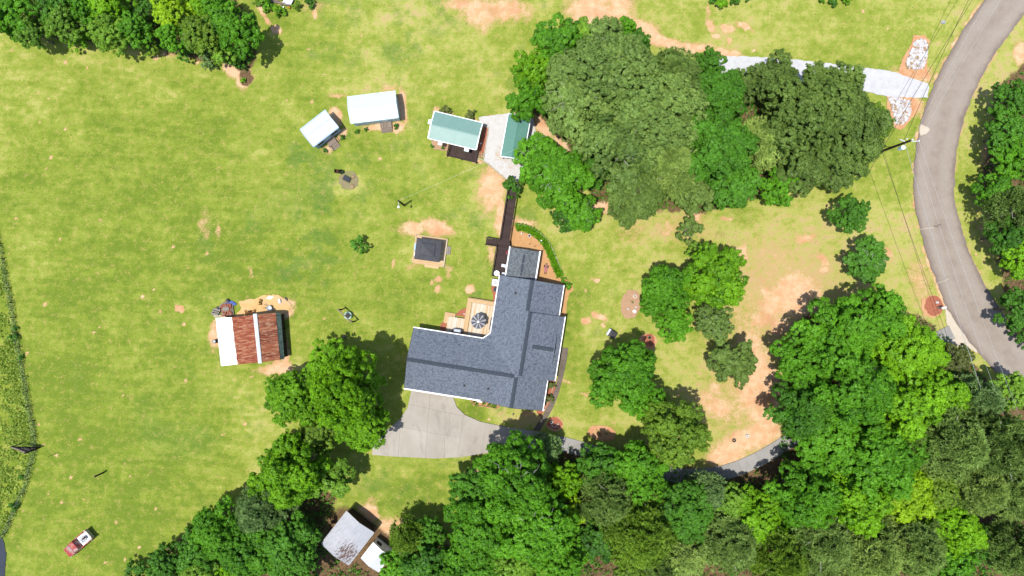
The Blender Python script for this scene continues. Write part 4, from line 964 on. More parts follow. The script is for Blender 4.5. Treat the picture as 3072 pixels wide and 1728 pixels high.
# ---------------------------------------------------------------- dark boardwalk to the sunroom
bwk = empty('boardwalk', H2W(-4.9, 14), HA, 'dark brown wooden boardwalk leading to the sunroom', 'boardwalk'); ox, oy = -4.9, 14
bmA = B().box(-.61,.61,-.066,.066,-.04,0).mesh('walk_board'); bmB = B().box(-.92,.92,-.066,.066,-.04,0).mesh('walk_board'); bmC = B().box(-.066,.066,-.44,.44,-.04,0).mesh('step_board')
y = 15.25
while y < 23.5: put('walk_board', bmA, M['brown_wood'], bwk, loc=(-4.67-ox+rnd.uniform(-.01,.01), y-oy, .6)); y += .142
y = 9.9
while y < 15.2: put('walk_board', bmB, M['brown_wood'], bwk, loc=(-4.66-ox, y-oy, .602)); y += .142
for i in range(12): put('ramp_board', bmC, M['brown_wood'], bwk, loc=(-5.7-i*.142-ox, 14.68-oy, .58-i*.04))
def railrun(a, b, n, parent, ox, oy, h=1.5, base=.0, mat='brown_wood'):
    a, b = Vector(a), Vector(b)
    for i in range(n+1):
        p = a.lerp(b, i/n); B().box(p.x-.05-ox, p.x+.05-ox, p.y-.05-oy, p.y+.05-oy, 0, h).put('post', M[mat], parent)
    o = Vector((ox, oy, 0))
    B().bar(a-o+Vector((0,0,h)), b-o+Vector((0,0,h)), .15, .04).put('top_rail', M[mat], parent)
    B().bar(a-o+Vector((0,0,.75)), b-o+Vector((0,0,.75)), .04, .09).put('bottom_rail', M[mat], parent)
    bb = B(); L = (b-a).length; k = int(L/.14)
    for i in range(k):
        p = a.lerp(b, (i+.5)/k)-o; bb.box(p.x-.018, p.x+.018, p.y-.018, p.y+.018, .7, h-.02)
    bb.put('baluster_row', M[mat], parent)
railrun((-5.33,15.2,0), (-5.33,23.5,0), 5, bwk, ox, oy); railrun((-4.0,15.2,0), (-4.0,23.5,0), 5, bwk, ox, oy); railrun((-5.64,9.9,0), (-5.64,14.2,0), 3, bwk, ox, oy); railrun((-3.75,14.25,0), (-4.0,15.2,0), 1, bwk, ox, oy)
railrun((-7.3,15.2,0), (-5.4,15.2,0), 2, bwk, ox, oy, 1.2); railrun((-7.3,14.18,0), (-5.7,14.18,0), 2, bwk, ox, oy, 1.2)
B().box(-.75,.75,-.03,.03,0,.55).put('skirt', M['brown_wood'], bwk, loc=(-4.8-ox, 9.85-oy, 0))
t = empty('round_table', H2W(-5.02, 10.3, .6), 0, 'round white table at the house end of the boardwalk', 'table'); B().lathe([(.38,.66),(.41,.68),(.41,.72)], n=20).put('tabletop', M['pot_white'], t); B().lathe([(.22,0),(.06,.06),(.05,.66)]).put('pedestal', M['pot_white'], t)
t = empty('side_table', H2W(-4.3, 11.55, .6), HA, 'small square grey table on the boardwalk platform', 'table'); B().box(-.24,.24,-.22,.22,.42,.46).put('tabletop', M['galv'], t)
for sx in (-.2,.2):
    for sy in (-.18,.18): B().box(sx-.02,sx+.02,sy-.02,sy+.02,0,.42).put('leg', M['grey_metal'], t)
t = empty('storage_box', H2W(-3.98, 10.35, .6), HA, 'white storage box between the round table and sunroom', 'box'); B().box(-.28,.2,-.2,.2,0,.5).put('body', M['white_paint'], t); B().box(-.3,.22,-.22,.22,.5,.55).put('lid', M['white_metal'], t)
t = empty('storage_box', H2W(-3.9, 11.5, .6), HA, 'pale blue box tucked against the sunroom wall', 'box'); B().box(-.1,.25,-.25,.25,0,.4).put('body', M['siding_blue'], t); B().box(-.12,.27,-.27,.27,.4,.44).put('lid', M['siding_blue'], t)
t = empty('planter', H2W(-3.9, 13.5, .6), 0, 'red round planter against the sunroom wall', 'planter'); B().lathe([(.16,0),(.27,.34),(.28,.38),(.2,.4)]).put('pot', M['red_plastic'], t); B().lathe([(.2,.37),(.15,.44),(.05,.46)]).put('soil', M['soil'], t)
# air conditioner and meter box
ac = empty('air_conditioner', H2W(-4.98, 8.95), HA, 'white square air conditioner unit beside the house wall', 'air conditioner'); B().box(-.47,.47,-.45,.45,.08,.85).put('cabinet', M['white_paint'], ac)
B().lathe([(.36,.85),(.36,.9),(.30,.9),(.30,.86)], n=20).put('fan_ring', M['galv'], ac); fb = B()
for k in range(5):
    a = k*1.2566; fb.slab([(0,0,.9),(math.cos(a)*.29,math.sin(a)*.29,.9),(math.cos(a+.5)*.27,math.sin(a+.5)*.27,.93)], .01)
fb.put('fan_blades', M['grey_metal'], ac); B().lathe([(.07,.9),(.06,.95)]).put('fan_hub', M['grey_metal'], ac); B().box(-.6,.6,-.55,.55,0,.08).put('pad', M['concrete_block'], ac)
t = empty('utility_box', H2W(-4.86, 7.95), HA, 'small grey utility box below the air conditioner', 'utility box'); B().box(-.22,.2,-.26,.26,0,.55).put('cabinet', M['galv'], t); B().box(-.25,.23,-.29,.29,.55,.6).put('lid', M['shingle_cap'], t)

# ---------------------------------------------------------------- gazebo
def gazebo():
    z = 2.5; c = [W(1252,713.9,z), W(1326,722,z), W(1316.6,787.8,z), W(1241,775.6,z)]
    ctr = sum(c, Vector())/4; u = ((c[1]-c[0])+(c[2]-c[3])).normalized(); ang = math.atan2(u.y, u.x)
    hx = ((c[1]-c[0]).length+(c[2]-c[3]).length)/4; hy = ((c[3]-c[0]).length+(c[2]-c[1]).length)/4
    g = empty('gazebo', (ctr.x, ctr.y, 0), ang, 'gazebo with dark hipped roof over a pale timber platform', 'gazebo')
    z0, z1, k, top = z, z+.5, .52, z+1.1
    cs = [(-hx,-hy),(hx,-hy),(hx,hy),(-hx,hy)]
    for i in range(4):
        a, b = Vector((*cs[i], z0)), Vector((*cs[(i+1)%4], z0)); a1, b1 = Vector((a.x*k, a.y*k, z1)), Vector((b.x*k, b.y*k, z1))
        n = 7; 
        for j in range(n):
            f0, f1 = j/n+.002, (j+1)/n-.002
            bb = B().slab([a.lerp(b, f0), a.lerp(b, f1), a1.lerp(b1, f1), a1.lerp(b1, f0)], .04); bb.bar(a.lerp(b, f0)+Vector((0,0,.02)), a1.lerp(b1, f0)+Vector((0,0,.02)), .04, .04)
            bb.put('roof_panel', M['gazebo_panel'], g)
        q = 1.08*k; a2, b2 = Vector((a.x*q, a.y*q, z1+.1)), Vector((b.x*q, b.y*q, z1+.1)); tp = Vector((0,0,top+.1))
        B().slab([a2, b2, tp], .04).put('upper_roof_panel', M['gazebo_panel'], g)
        B().bar(a+Vector((0,0,.03)), a1+Vector((0,0,.03)), .07, .05).bar(a2+Vector((0,0,.02)), tp+Vector((0,0,.02)), .06, .05).put('hip_cap', M['gazebo_panel'], g)
        B().bar(a2, b2, .05, .08).put('upper_fascia', M['black'], g)
        B().box(-.07,.07,-.07,.07,.2,z0+.1).put('post', M['black'], g, loc=(a.x*.86, a.y*.86, 0))
        B().bar(a*.97+Vector((0,0,.02)), b*.97+Vector((0,0,.02)), .08, .14).put('beam', M['black'], g)
    dx0, dx1, dy0, dy1 = -hx-.42, hx+.42, -hy-.42, hy+.40
    n = 30
    mb = B().box(-(dx1-dx0)/2, (dx1-dx0)/2, -.068, .068, -.04, 0).mesh('platform_board')
    for i in range(n): put('platform_board', mb, M['pine_wood'], g, loc=((dx0+dx1)/2, dy0+(i+.5)*(dy1-dy0)/n, .28))
    for (x0,x1,y0,y1) in ((dx0-.08,dx1+.08,dy0-.16,dy0-.02),(dx0-.08,dx1+.08,dy1+.02,dy1+.16),(dx0-.16,dx0-.02,dy0-.16,dy1+.16),(dx1+.02,dx1+.16,dy0-.16,dy1+.16)): B().box(x0,x1,y0,y1,.1,.30).put('edge_board', M['new_wood'], g)
    for k_ in range(2): B().box(dx1+.2+k_*.28, dx1+.46+k_*.28, -.2, 1.0, .02, .22-k_*.1).put('step', M['concrete_block'], g)
    for k_ in range(2): B().box(-.5, 1.6, dy0-.24-k_*.26, dy0-.18-k_*.26+.2, .0, .2-k_*.08).put('step', M['pine_wood'], g)
    R3 = Matrix.Rotation(ang, 3, 'Z')
    P = lambda x, y, z_: Vector((ctr.x, ctr.y, 0))+R3 @ Vector((x, y, z_))
    s = empty('hot_tub', P(-hx-.0, -.15, .28), ang, 'hot tub with blue-grey cover peeping from under the gazebo roof', 'hot tub')
    B().box(-.38,1.3,-.1,.95,0,.75).put('shell', M['pot_white'], s); B().box(-.4,1.32,-.12,.97,.75,.85).put('cover', M['siding_slate'], s)
    s = empty('cooler', P(-hx-.12, -.75, .28), ang, 'white cooler on the gazebo platform below the hot tub', 'cooler'); B().box(-.2,.2,-.26,.26,0,.4).put('body', M['pot_white'], s); B().box(-.22,.22,-.28,.28,.4,.46).put('lid', M['white_paint'], s)
gazebo()

# ---------------------------------------------------------------- yard things
def barrel_ring(name, label, cat, px, py, r, h, mat, inner, group=None, z=0, n=16):
    p = W(px, py, h); e = empty(name, (p.x, p.y, z), 0, label, cat, group)
    B().lathe([(r*.86,0),(r,h*.9),(r,h),(r*.82,h),(r*.8,h*.8)], n=n).put('pot', M[mat], e)
    B().lathe([(r*.7,h*.55),(r*.79,h*.82)], n=n).put('soil', M[inner], e); return e
barrel_ring('planter', 'upper of two round white planters on the tan mulch oval', 'planter', 1904.5, 889, .27, .35, 'pot_white', 'field_stone', 'round planters on the mulch oval')
barrel_ring('planter', 'lower of two round white planters on the tan mulch oval', 'planter', 1903.5, 934, .27, .35, 'pot_white', 'galv', 'round planters on the mulch oval')
barrel_ring('planter', 'round grey planter on the pine straw below the hedge', 'planter', 1588, 707.5, .22, .3, 'pot_white', 'soil')
barrel_ring('well_ring', 'round stone ring planter with dark pot on the red mulch circle', 'planter', 1949, 1013, .27, .4, 'field_stone', 'dark_green')
def lump(b, c, r, seed, sq=.7):
    rr = random.Random(seed); n = 7; P = []
    for k, zz in enumerate((-.6,.15,.75)):
        for i in range(n):
            t = 2*math.pi*i/n+k*.4; q = r*(1 if k < 2 else .55)*rr.uniform(.78,1.12); P.append((c[0]+math.cos(t)*q, c[1]+math.sin(t)*q*rr.uniform(.8,1), c[2]+zz*r*sq))
    F = [(i,(i+1)%n,n+(i+1)%n,n+i) for i in range(n)]+[(n+i,n+(i+1)%n,2*n+(i+1)%n,2*n+i) for i in range(n)]+[tuple(range(2*n,3*n)), tuple(range(n-1,-1,-1))]
    return b.add(P, F)
def rock(px, py, r, mat, label, seed, name='rock', group=None, cat='rock'):
    p = W(px, py); b = lump(B(), (0,0,r*.35), r, seed); return tag(b.put(name, M[mat], loc=(p.x, p.y, 0)), label, cat, group)
rock(1060,531,.33,'field_stone','upper of two cream boulders beside the fire pit',1); rock(1057.5,560,.36,'field_stone','lower of two cream boulders beside the fire pit',2)
rock(1908,921,.18,'stone','white rock between the planters on the mulch oval',4); rock(1885,927,.2,'stone','pale rock left of the lower planter on the mulch oval',5)
rock(2811,907,.25,'stone','grey stone on the red mulch near the mailbox',6); rock(1393,942,.14,'stone','pale stone on mulch beside the deck steps',7)
for i, (x, y) in enumerate([(1656,1264),(1654,1272),(1657,1278),(1664,1281),(1670,1279),(1674,1273)]): rock(x, y, .14, 'stone', ['uppermost','second','third','fourth','fifth','rightmost'][i]+' white stone of the arc on the small red mulch circle', 20+i, group='white stones on the mulch circle')
barrel_ring('bucket', 'white bucket on the small red mulch circle', 'bucket', 1655, 1267, .2, .4, 'pot_white', 'black')
# well-house box with shingled lid
wh = empty('well_house', W(1834,1001), R_(-32), 'small box house with dark shingled roof on the right lawn', 'well house')
B().box(-.62,.62,-.42,.42,0,.65).put('wall', M['pot_white'], wh)
slope(wh, 'roof_slope', [(-.72,-.5,.62),(0.05,-.5,.92),(.05,.5,.92),(-.72,.5,.62)], M['white_metal'], .05, (0,1,0), (1,0,.4)); slope(wh, 'roof_slope', [(.06,-.5,.92),(.72,-.5,.62),(.72,.5,.62),(.06,.5,.92)], M['shingle_black'], .05, (0,1,0), (1,0,.4)); slope(wh, 'roof_slope', [(-.42,-.52,.78),(.06,-.52,.94),(.06,.52,.94),(-.42,.52,.78)], M['shingle_black'], .04, (0,1,0), (1,0,.4))
B().box(-.04,.14,-.5,-.2,.92,.97).box(-.02,.16,-.1,.12,.92,.975).box(0,.18,.2,.5,.92,.97).put('ridge_shingle', M['black'], wh)
# swing frame with round nest swing
a, b = W(1012.5,927.6,2.4), W(1056,968.4,2.4); mid = (a+b)/2; ang = math.atan2((b-a).y, (b-a).x); L = (b-a).length
sw = empty('swing_frame', (mid.x, mid.y, 0), ang, 'pale timber swing frame with one long beam on the lawn', 'swing frame')
B().box(-L/2, L/2, -.07, .07, 2.28, 2.42).put('beam', M['grey_wood'], sw)
for s in (-1, 1): B().bar((s*(L/2-.15),0,0),(s*(L/2-.15),0,2.28),.15).put('post', M['pole_wood'], sw); B().bar((s*(L/2-.15),0,1.6),(s*(L/2-.75),0,2.28),.08).put('brace', M['pole_wood'], sw)
sc = W(1043.5,946.5,.7); ns = empty('nest_swing', (sc.x, sc.y, .7), ang, 'round mint rimmed nest swing with black web hanging from the beam', 'swing')
tor = B(); n1, n2 = 22, 6; Vt = []; 
for i in range(n1):
    for j in range(n2):
        t, q = 2*math.pi*i/n1, 2*math.pi*j/n2; rr0 = .47+.11*math.cos(q); Vt.append((rr0*math.cos(t), rr0*math.sin(t), .09*math.sin(q)))
tor.add(Vt, [(i*n2+j, ((i+1)%n1)*n2+j, ((i+1)%n1)*n2+(j+1)%n2, i*n2+(j+1)%n2) for i in range(n1) for j in range(n2)]); tor.put('rim', M['mint'], ns)
web = B(); 
for k in range(8):
    t = k*math.pi/4; web.bar((0,0,-.05),(math.cos(t)*.47,math.sin(t)*.47,0),.09,.02)
for q in (.15,.28): web.lathe([(q-.05,-.05),(q+.05,-.04)], n=16)
web.put('web', M['black'], ns); rp_ = B()
for sx in (-1,1):
    for sy in (-.35,.35): rp_.bar((sx*.35,sy,.02),(sx*.3,0,1.58),.03)
rp_.put('rope', M['black'], ns)
# light pole
pb = W(1213,616); lp = empty('light_pole', pb, 0, 'wooden yard light pole with white lamp on a short arm', 'light pole')
B().tube((0,0,0),(0,0,5.3),.16,.12,8).put('pole', M['pole_wood'], lp); B().bar((0,0,5.1),(0.02,-.8,5.25),.05).put('arm', M['galv'], lp); B().lathe([(.05,-.12),(.19,-.05),(.16,.12),(.06,.2)], (0.02,-.85,5.2), 12).put('lamp', M['white_paint'], lp)
# fire pit furniture
fp = W(1041.5,537); f = empty('fire_grill', fp, R_(-28), 'black grate box grill at the middle of the fire pit circle', 'grill')
B().box(-.55,.55,-.38,.38,.0,.28).put('firebox', M['black'], f)
for k in range(8): B().box(-.54, .54, -.36+k*.1, -.31+k*.1, .3, .33).put('grate_bar', M['shingle_cap'], f)
def chair(px, py, rz, mat, label):
    p = W(px, py); c = empty('lawn_chair', p, rz, label, 'chair', 'chairs by the fire pit')
    B().box(-.25,.25,-.25,.25,.38,.43).put('seat', M[mat], c); B().bar((-.25,.25,.85),(.25,.25,.85),.05,.06).box(-.25,.25,.23,.28,.42,.88).put('backrest', M[mat], c)
    for sx in (-.23,.23):
        for sy in (-.22,.22): B().box(sx-.02,sx+.02,sy-.02,sy+.02,0,.4).put('leg', M['black'], c)
        B().box(sx-.03,sx+.03,-.22,.24,.6,.63).put('armrest', M[mat], c)
chair(1026.7,517.5,.5,'dark_green','dark green lawn chair beside the fire pit circle'); chair(1013,515.5,1.4,'brown_iron','rusty red lawn chair left of the green one')
# stump, posts, board ramp
st_ = W(1032.8,1010.7); tag(B().lathe([(.26,0),(.2,.12),(.19,.3),(.15,.31)]).put('stump', M['bark'], loc=(st_.x, st_.y, 0)), 'small dark tree stump alone on the lawn', 'stump')
def post(px, py, h, r, label, mat='pole_wood', name='post'):
    p = W(px, py); e = empty(name, p, 0, label, 'post'); B().tube((0,0,0),(0,0,h),r,r*.9,8).put('shaft', M[mat], e); B().lathe([(r*1.3,h),(r*1.3,h+.08),(r*.6,h+.12)], n=8).put('cap', M[mat], e); return e
post(310,1418,1.9,.13,'short dark post standing alone in the lower left lawn'); post(168,1361,1.6,.03,'thin metal stake near the left fence','black'); post(2750,1172,.1,.05,'low survey stake hidden by trees','pole_wood')
a, b = W(836,1316), W(856,1306); e = empty('bench', (a+b)/2, math.atan2((b-a).y,(b-a).x), 'small brown log bench left of the olive tree', 'bench'); L = (b-a).length/2
B().tube((-L,0,.35),(L,0,.35),.13,.13,8).put('seat', M['brown_iron'], e); B().box(-L+.1,-L+.25,-.1,.1,0,.3).put('leg', M['pole_wood'], e); B().box(L-.25,L-.1,-.1,.1,0,.3).put('leg', M['pole_wood'], e)
pA = W(118,1343); rmp = empty('plank_rack', pA, 0, 'dark weathered timber rack of sloping planks at the left fence', 'rack')
q1 = W(74,1360,3.0)-pA; q2 = W(32,1341,2.2)-pA
B().tube((0,0,0),(q1.x,q1.y,3.0),.14,.12,8).put('post', M['pole_wood'], rmp)
for k in range(9):
    t = .1+.9*k/8; P0 = Vector((q1.x,q1.y,3.0))*t*.92; P1 = Vector((q2.x,q2.y,2.2))*t
    B().bar(P0+Vector((0,0,.05)), P1, .16, .04).put('plank', M['old_wood'] if k % 3 else M['pole_wood'], rmp)
B().tube((0,0,.1),(q2.x,q2.y,2.2),.12,.1,8).put('rail', M['pole_wood'], rmp); B().tube((q2.x,q2.y,0),(q2.x,q2.y,2.2),.08,.07,8).put('post', M['pole_wood'], rmp)
# mailbox
mb = empty('mailbox', W(2815,923), R_(15), 'white and grey mailbox on a post at the road edge', 'mailbox')
B().box(-.14,.14,-.14,.14,0,1.05).put('post', M['grey_metal'], mb); bx = B(); pr = [(-.16,1.05),(-.16,1.25),(-.1,1.36),(0,1.4),(.1,1.36),(.16,1.25),(.16,1.05)]
bx.add([(x,y,z) for x in (-.25,.35) for y,z in pr], [tuple(range(6,-1,-1)), tuple(range(7,14))]+[(i,i+1,i+8,i+7) for i in range(6)]+[(6,0,7,13)]); bx.put('box', M['white_paint'], mb)
# hatch on the lawn, tyres
hz = W(2829,67); tag(B().box(-.3,.3,-.2,.2,0,.1).box(-.12,.25,-.15,.15,.1,.14).put('meter_hatch', M['grey_metal'], loc=(hz.x,hz.y,0)), 'small grey meter hatch in the top right lawn', 'hatch')
def tyre(px, py, r, mat, label):
    p = W(px, py); b = B(); n1, n2 = 16, 6
    Vt = [((r+.09*math.cos(2*math.pi*j/n2))*math.cos(2*math.pi*i/n1), (r+.09*math.cos(2*math.pi*j/n2))*math.sin(2*math.pi*i/n1), .09+.09*math.sin(2*math.pi*j/n2)) for i in range(n1) for j in range(n2)]
    b.add(Vt, [(i*n2+j, ((i+1)%n1)*n2+j, ((i+1)%n1)*n2+(j+1)%n2, i*n2+(j+1)%n2) for i in range(n1) for j in range(n2)])
    return tag(b.put('ring', M[mat], loc=(p.x,p.y,0)), label, 'ring')
tyre(2202,1321,.2,'black','black ring lying on the bare clay near the concrete lane'); tyre(2241.5,1308,.19,'stone','white ring lying on the bare clay near the concrete lane')
for i, (x, y, l) in enumerate([(1565,700.5,'white garden statue on pine straw, leftmost below the hedge'),(1624,722,'grey garden statue on pine straw, beside the hedge bend'),(1539,1242.5,'white garden gnome on the front lawn'),(1632,1227,'small white figure at the front corner of the house')]):
    s = empty('garden_statue', W(x, y), 0, l, 'statue'); B().lathe([(.16,0),(.14,.05),(.13,.2),(.09,.4),(.05,.46)], n=10).put('body', M['pot_white'], s); B().lathe([(.04,.45),(.09,.5),(.1,.56),(.07,.63),(.01,.67)], n=10).put('head', M['pink'] if i == 2 else M['white_paint'], s)
fl = empty('wheelbarrow', W(1638,803), R_(-8), 'pink wheelbarrow shaped ornament on the pine straw bed', 'ornament')
B().slab([(-.2,-.7,.25),(.2,-.7,.25),(.25,0,.3),(-.25,0,.3)],.12).put('tray', M['pink'], fl); B().lathe([(.1,-.05),(.1,.05)], (0,.55,.15), 10).put('wheel', M['black'], fl)
B().bar((-.2,-.1,.3),(-.08,.5,.2),.07).bar((.2,-.1,.3),(.08,.5,.2),.07).put('frame', M['pink'], fl); B().bar((-.15,-.7,.3),(-.17,-1.0,.4),.04).bar((.15,-.7,.3),(.17,-1.0,.4),.04).bar((0,-.7,.3),(0,-1,.38),.03).put('handle', M['brown_iron'], fl); B().box(-.34,-.22,.05,.35,0,.3).box(.22,.34,.05,.35,0,.3).put('side_wheel', M['black'], fl)
B().lathe([(.1,.3),(.14,.4),(.1,.5),(.02,.52)], (0,.1,0), 10).put('load', M['pink'], fl)
for i, (x, y) in enumerate([(1588,733),(1603,741)]):
    s = empty('garden_spinner', W(x, y), 0, ['left','right'][i]+' thin metal garden stake above the sunroom roof', 'garden stake', 'garden stakes by the sunroom'); B().tube((0,0,0),(0,0,1.2),.015,.015,6).put('stake', M['black'], s); B().lathe([(.01,1.15),(.07,1.2),(.01,1.25)], n=8).put('finial', M['brown_iron'], s)
# junk by the barn
jb = empty('brick_stack', W(684,928), R_(6), 'stack of red bricks on a pallet beside the blue tarp', 'brick stack')
bm_ = B().box(-.15,.15,-.075,.075,-.06,.06).mesh('brick')
for i in range(9):
    for j in range(9):
        if rnd.random() < .12: continue
        put('brick', bm_, M['brick_red'] if rnd.random() < .85 else M['concrete_block'], jb, loc=(-.78+i*.17+rnd.uniform(-.02,.02), -.75+j*.18+rnd.uniform(-.03,.03), .26+rnd.uniform(0,.12)), rot=(0,0,math.pi/2+rnd.uniform(-.25,.25)))
B().box(-.95,.85,-.85,.9,0,.18).put('pallet', M['old_wood'], jb)
for i in range(4): put('block', B().box(-.1,.1,-.25,.25,-.08,.08).mesh('block'), M['concrete_block'], jb, loc=(-.35+i*.2, .1, .5), rot=(0,0,rnd.uniform(-.1,.1)))
tp = W(690,921); tj = B(); Vt = []
for i in range(12):
    t = -0.35+i*.19; x = math.cos(math.pi*.75-t)*1.0; y = math.sin(math.pi*.75-t)*.95
    for k in (0,1): Vt.append((x*(1+.42*k)*.95, y*(1+.42*k), .05+.06*((i+k) % 2)+(.16 if k == 0 else 0)))
tj.add(Vt, [(2*i,2*i+1,2*i+3,2*i+2) for i in range(11)]); tm = tj.put('tarp', M['blue_tarp'], loc=(tp.x-.1,tp.y-.4,0)); so = tm.modifiers.new('thick','SOLIDIFY'); so.thickness = .03; tag(tm, 'crumpled blue tarp spread along the brick stack', 'tarp')
for i, (x, y) in enumerate([(653,930),(650,935.5),(647,941)]):
    p = W(x, y); tag(B().box(-.5,.5,-.2,.2,0,.35).put('concrete_block', M['concrete_block'], loc=(p.x,p.y,0), rot=(0,0,R_(-8))), ['top','middle','bottom'][i]+' of three grey concrete blocks left of the bricks', 'block', 'concrete blocks by the barn')
p = W(671,913); e = empty('log_splitter', p, R_(38), 'brown timber beam lying above the blue tarp', 'beam'); B().box(-.9,.9,-.16,.16,.1,.32).put('beam', M['old_wood'], e); B().box(-1,-.75,-.25,.25,0,.4).box(.75,1.05,-.25,.25,0,.4).put('end_block', M['black'], e)
def implement(name, label, px, py, rz, mat, seed, w=.9, l=.35, cat='implement'):
    e = empty(name, W(px, py), rz, label, cat); r = random.Random(seed)
    B().bar((-w,0,.35),(w,0,.35),.1).bar((-w,-l,.3),(w*.6,-l,.3),.08).put('frame', M[mat], e)
    for s in (-1,1): B().bar((s*w*.9,-l,.1),(s*w*.9,l*.8,.4),.09).put('side_arm', M[mat], e)
    B().box(-w*.25,w*.2,-l*.9,l*.3,.2,.5).put('gearbox', M['brown_iron'], e)
    for s in (-.6,.6): B().lathe([(.16,-.04),(.16,.04)], (s*w,-l,.1), 10).put('wheel', M['black'], e)
implement('box_blade', 'rusty orange tractor blade lying against the barn', 752, 933, R_(5), 'orange_paint', 1, .78, .25)
implement('plough', 'yellow plough standing on the sand by the barn', 781, 906, R_(80), 'yellow_paint', 2, .42, .2, 'plough')
e = empty('wheelbarrow', W(811.5,924), R_(70), 'grey wheelbarrow on the sand beside the barn', 'wheelbarrow'); B().lathe([(.2,.25),(.38,.55),(.4,.58),(.3,.4),(.15,.32)], n=12).put('tray', M['galv'], e); B().bar((-.15,.3,.4),(-.3,.9,.55),.06).bar((.15,.3,.4),(.3,.9,.55),.06).bar((-.1,-.3,.3),(0,-.6,.2),.06).put('frame', M['black'], e); B().lathe([(.18,-.05),(.18,.05)], (0,-.6,.18), 10).put('wheel', M['black'], e)
e = empty('crate', W(840,903), R_(4), 'small white crate at the right of the sand patch', 'crate'); B().box(-.13,.13,-.28,.28,0,.32).put('body', M['white_paint'], e); B().box(-.15,.15,-.3,.3,.32,.35).put('lid', M['white_metal'], e)
tag(B().slab([(-.5,-.2,.08),(.1,-.25,.1),(.55,.1,.06),(.1,.3,.1),(-.3,.15,.09)],.05).put('sheet_metal', M['white_metal'], loc=W(810,893)), 'crumpled white metal sheet lying on the sand', 'metal sheet')
for i, (x, y) in enumerate([(857,895),(861,899)]): tag(B().box(-.06,.06,-.2,.2,0,.12).put('brick_pair', M['black'], loc=W(x, y)), ['left','right'][i]+' dark block lying at the far end of the sand', 'block', 'dark blocks on the sand')
e = empty('oil_drum', W(650,1023), 0, 'black oil drum standing by the white side of the barn', 'drum'); B().lathe([(.28,0),(.3,.25),(.28,.5),(.3,.6),(.28,.85)], n=14).put('body', M['black'], e); B().lathe([(.22,.85),(.2,.88)], n=14).put('lid', M['grey_metal'], e)
B_l = W(675,946); tag(B().box(-1.6,1.2,-.14,.14,0,.14).put('timber', M['cream'], loc=B_l, rot=(0,0,R_(5))), 'long pale timber lying under the brick stack', 'timber')
# truck
tk = W(244,1628); t_ang = math.atan2(.655*-1, -.756)
tk = empty('pickup_truck', W(246,1624), math.atan2(-.655,-.756), 'old faded red pickup truck parked on the lower left lawn', 'truck')
bd = B(); hw_ = .86
bd.box(-2.1,-.15,-hw_,-hw_+.12,.5,1.12).box(-2.1,-.15,hw_-.12,hw_,.5,1.12).put('bed_side', M['red_paint'], tk)
B().box(-2.1,-.2,-hw_+.12,hw_-.12,.62,.68).put('bed_floor', M['white_paint'], tk)
B().box(-2.2,-2.1,-.78,.78,.5,1.1).put('tailgate', M['cream'], tk); B().box(-2.22,-1.98,-hw_,-hw_+.3,1.1,1.2).box(-2.22,-1.98,hw_-.3,hw_,1.1,1.2).put('stake_pocket', M['cream'], tk)
cb = B(); sec = [(-.15,1.0,.84),(.0,1.62,.7),(.7,1.66,.7),(1.15,1.08,.84)]
cb.add([(x,s*w,z) for x,z,w in sec for s in (-1,1)], [(0,2,3,1),(2,4,5,3),(4,6,7,5),(0,6,4,2),(1,3,5,7)]); cb.box(-.15,1.2,-.86,.86,.45,1.02); cb.put('cab', M['red_paint'], tk)
B().slab([(.74,-.66,1.66),(.74,.66,1.66),(1.15,.76,1.12),(1.15,-.76,1.12)],.02).put('windscreen', M['siding_slate'], tk)
B().add([(1.2,-.8,1.0),(1.2,.8,1.0),(2.2,.7,.92),(2.2,-.7,.92),(1.2,-.8,.45),(1.2,.8,.45),(2.2,.7,.45),(2.2,-.7,.45)],[(0,3,2,1),(4,5,6,7),(2,3,7,6),(0,4,7,3),(1,2,6,5)]).put('hood', M['red_paint'], tk)
B().box(2.2,2.3,-.8,.8,.4,.6).put('bumper', M['galv'], tk)
for s in (-1,1): B().lathe([(.1,0),(.1,.04)], (2.2,s*.5,.75), 8).put('headlight', M['pot_white'], tk)
for x in (-1.4,1.5):
    for s in (-1,1):
        w = B().tube((x,s*.66,.36),(x,s*.88,.36),.36,.36,14).put('wheel', M['black'], tk); B().tube((x,s*.87,.36),(x,s*.9,.36),.18,.18,10).put('rim', M['galv'], w)
R3 = Matrix.Rotation(tk.rotation_euler.z, 3, 'Z'); q = tk.location+R3 @ Vector((-1.0,0,.68)); e = empty('engine', q, tk.rotation_euler.z, 'grey engine block carried in the bed of the red truck', 'engine')
B().box(-.5,.55,-.28,.28,0,.4).put('block', M['grey_metal'], e); B().box(-.55,-.1,-.12,.1,.4,.6).put('manifold', M['brown_iron'], e); B().bar((.1,-.5,.3),(.3,.5,.35),.12).bar((-.2,-.45,.2),(-.1,.5,.25),.09).put('pipe', M['galv'], e); B().lathe([(.17,.4),(.17,.5)], (.3,.1,0), 10).put('air_filter', M['galv'], e)
# tractor in the shade by the grey shed
e = empty('tractor', W(1100,1583), R_(-35), 'small dark tractor with orange trim in the shade of the old shed', 'tractor')
B().box(-.8,.7,-.3,.3,.4,.85).put('body', M['black'], e); B().box(-.3,.2,-.25,.25,.85,1.0).put('seat', M['grey_metal'], e); B().box(.2,.8,-.32,.32,.8,.95).put('hood', M['orange_paint'], e)
for x, r_ in ((-.6,.42),(.65,.28)):
    for s in (-1,1): B().tube((x,s*.35,r_),(x,s*.58,r_),r_,r_,12).put('wheel', M['black'], e)
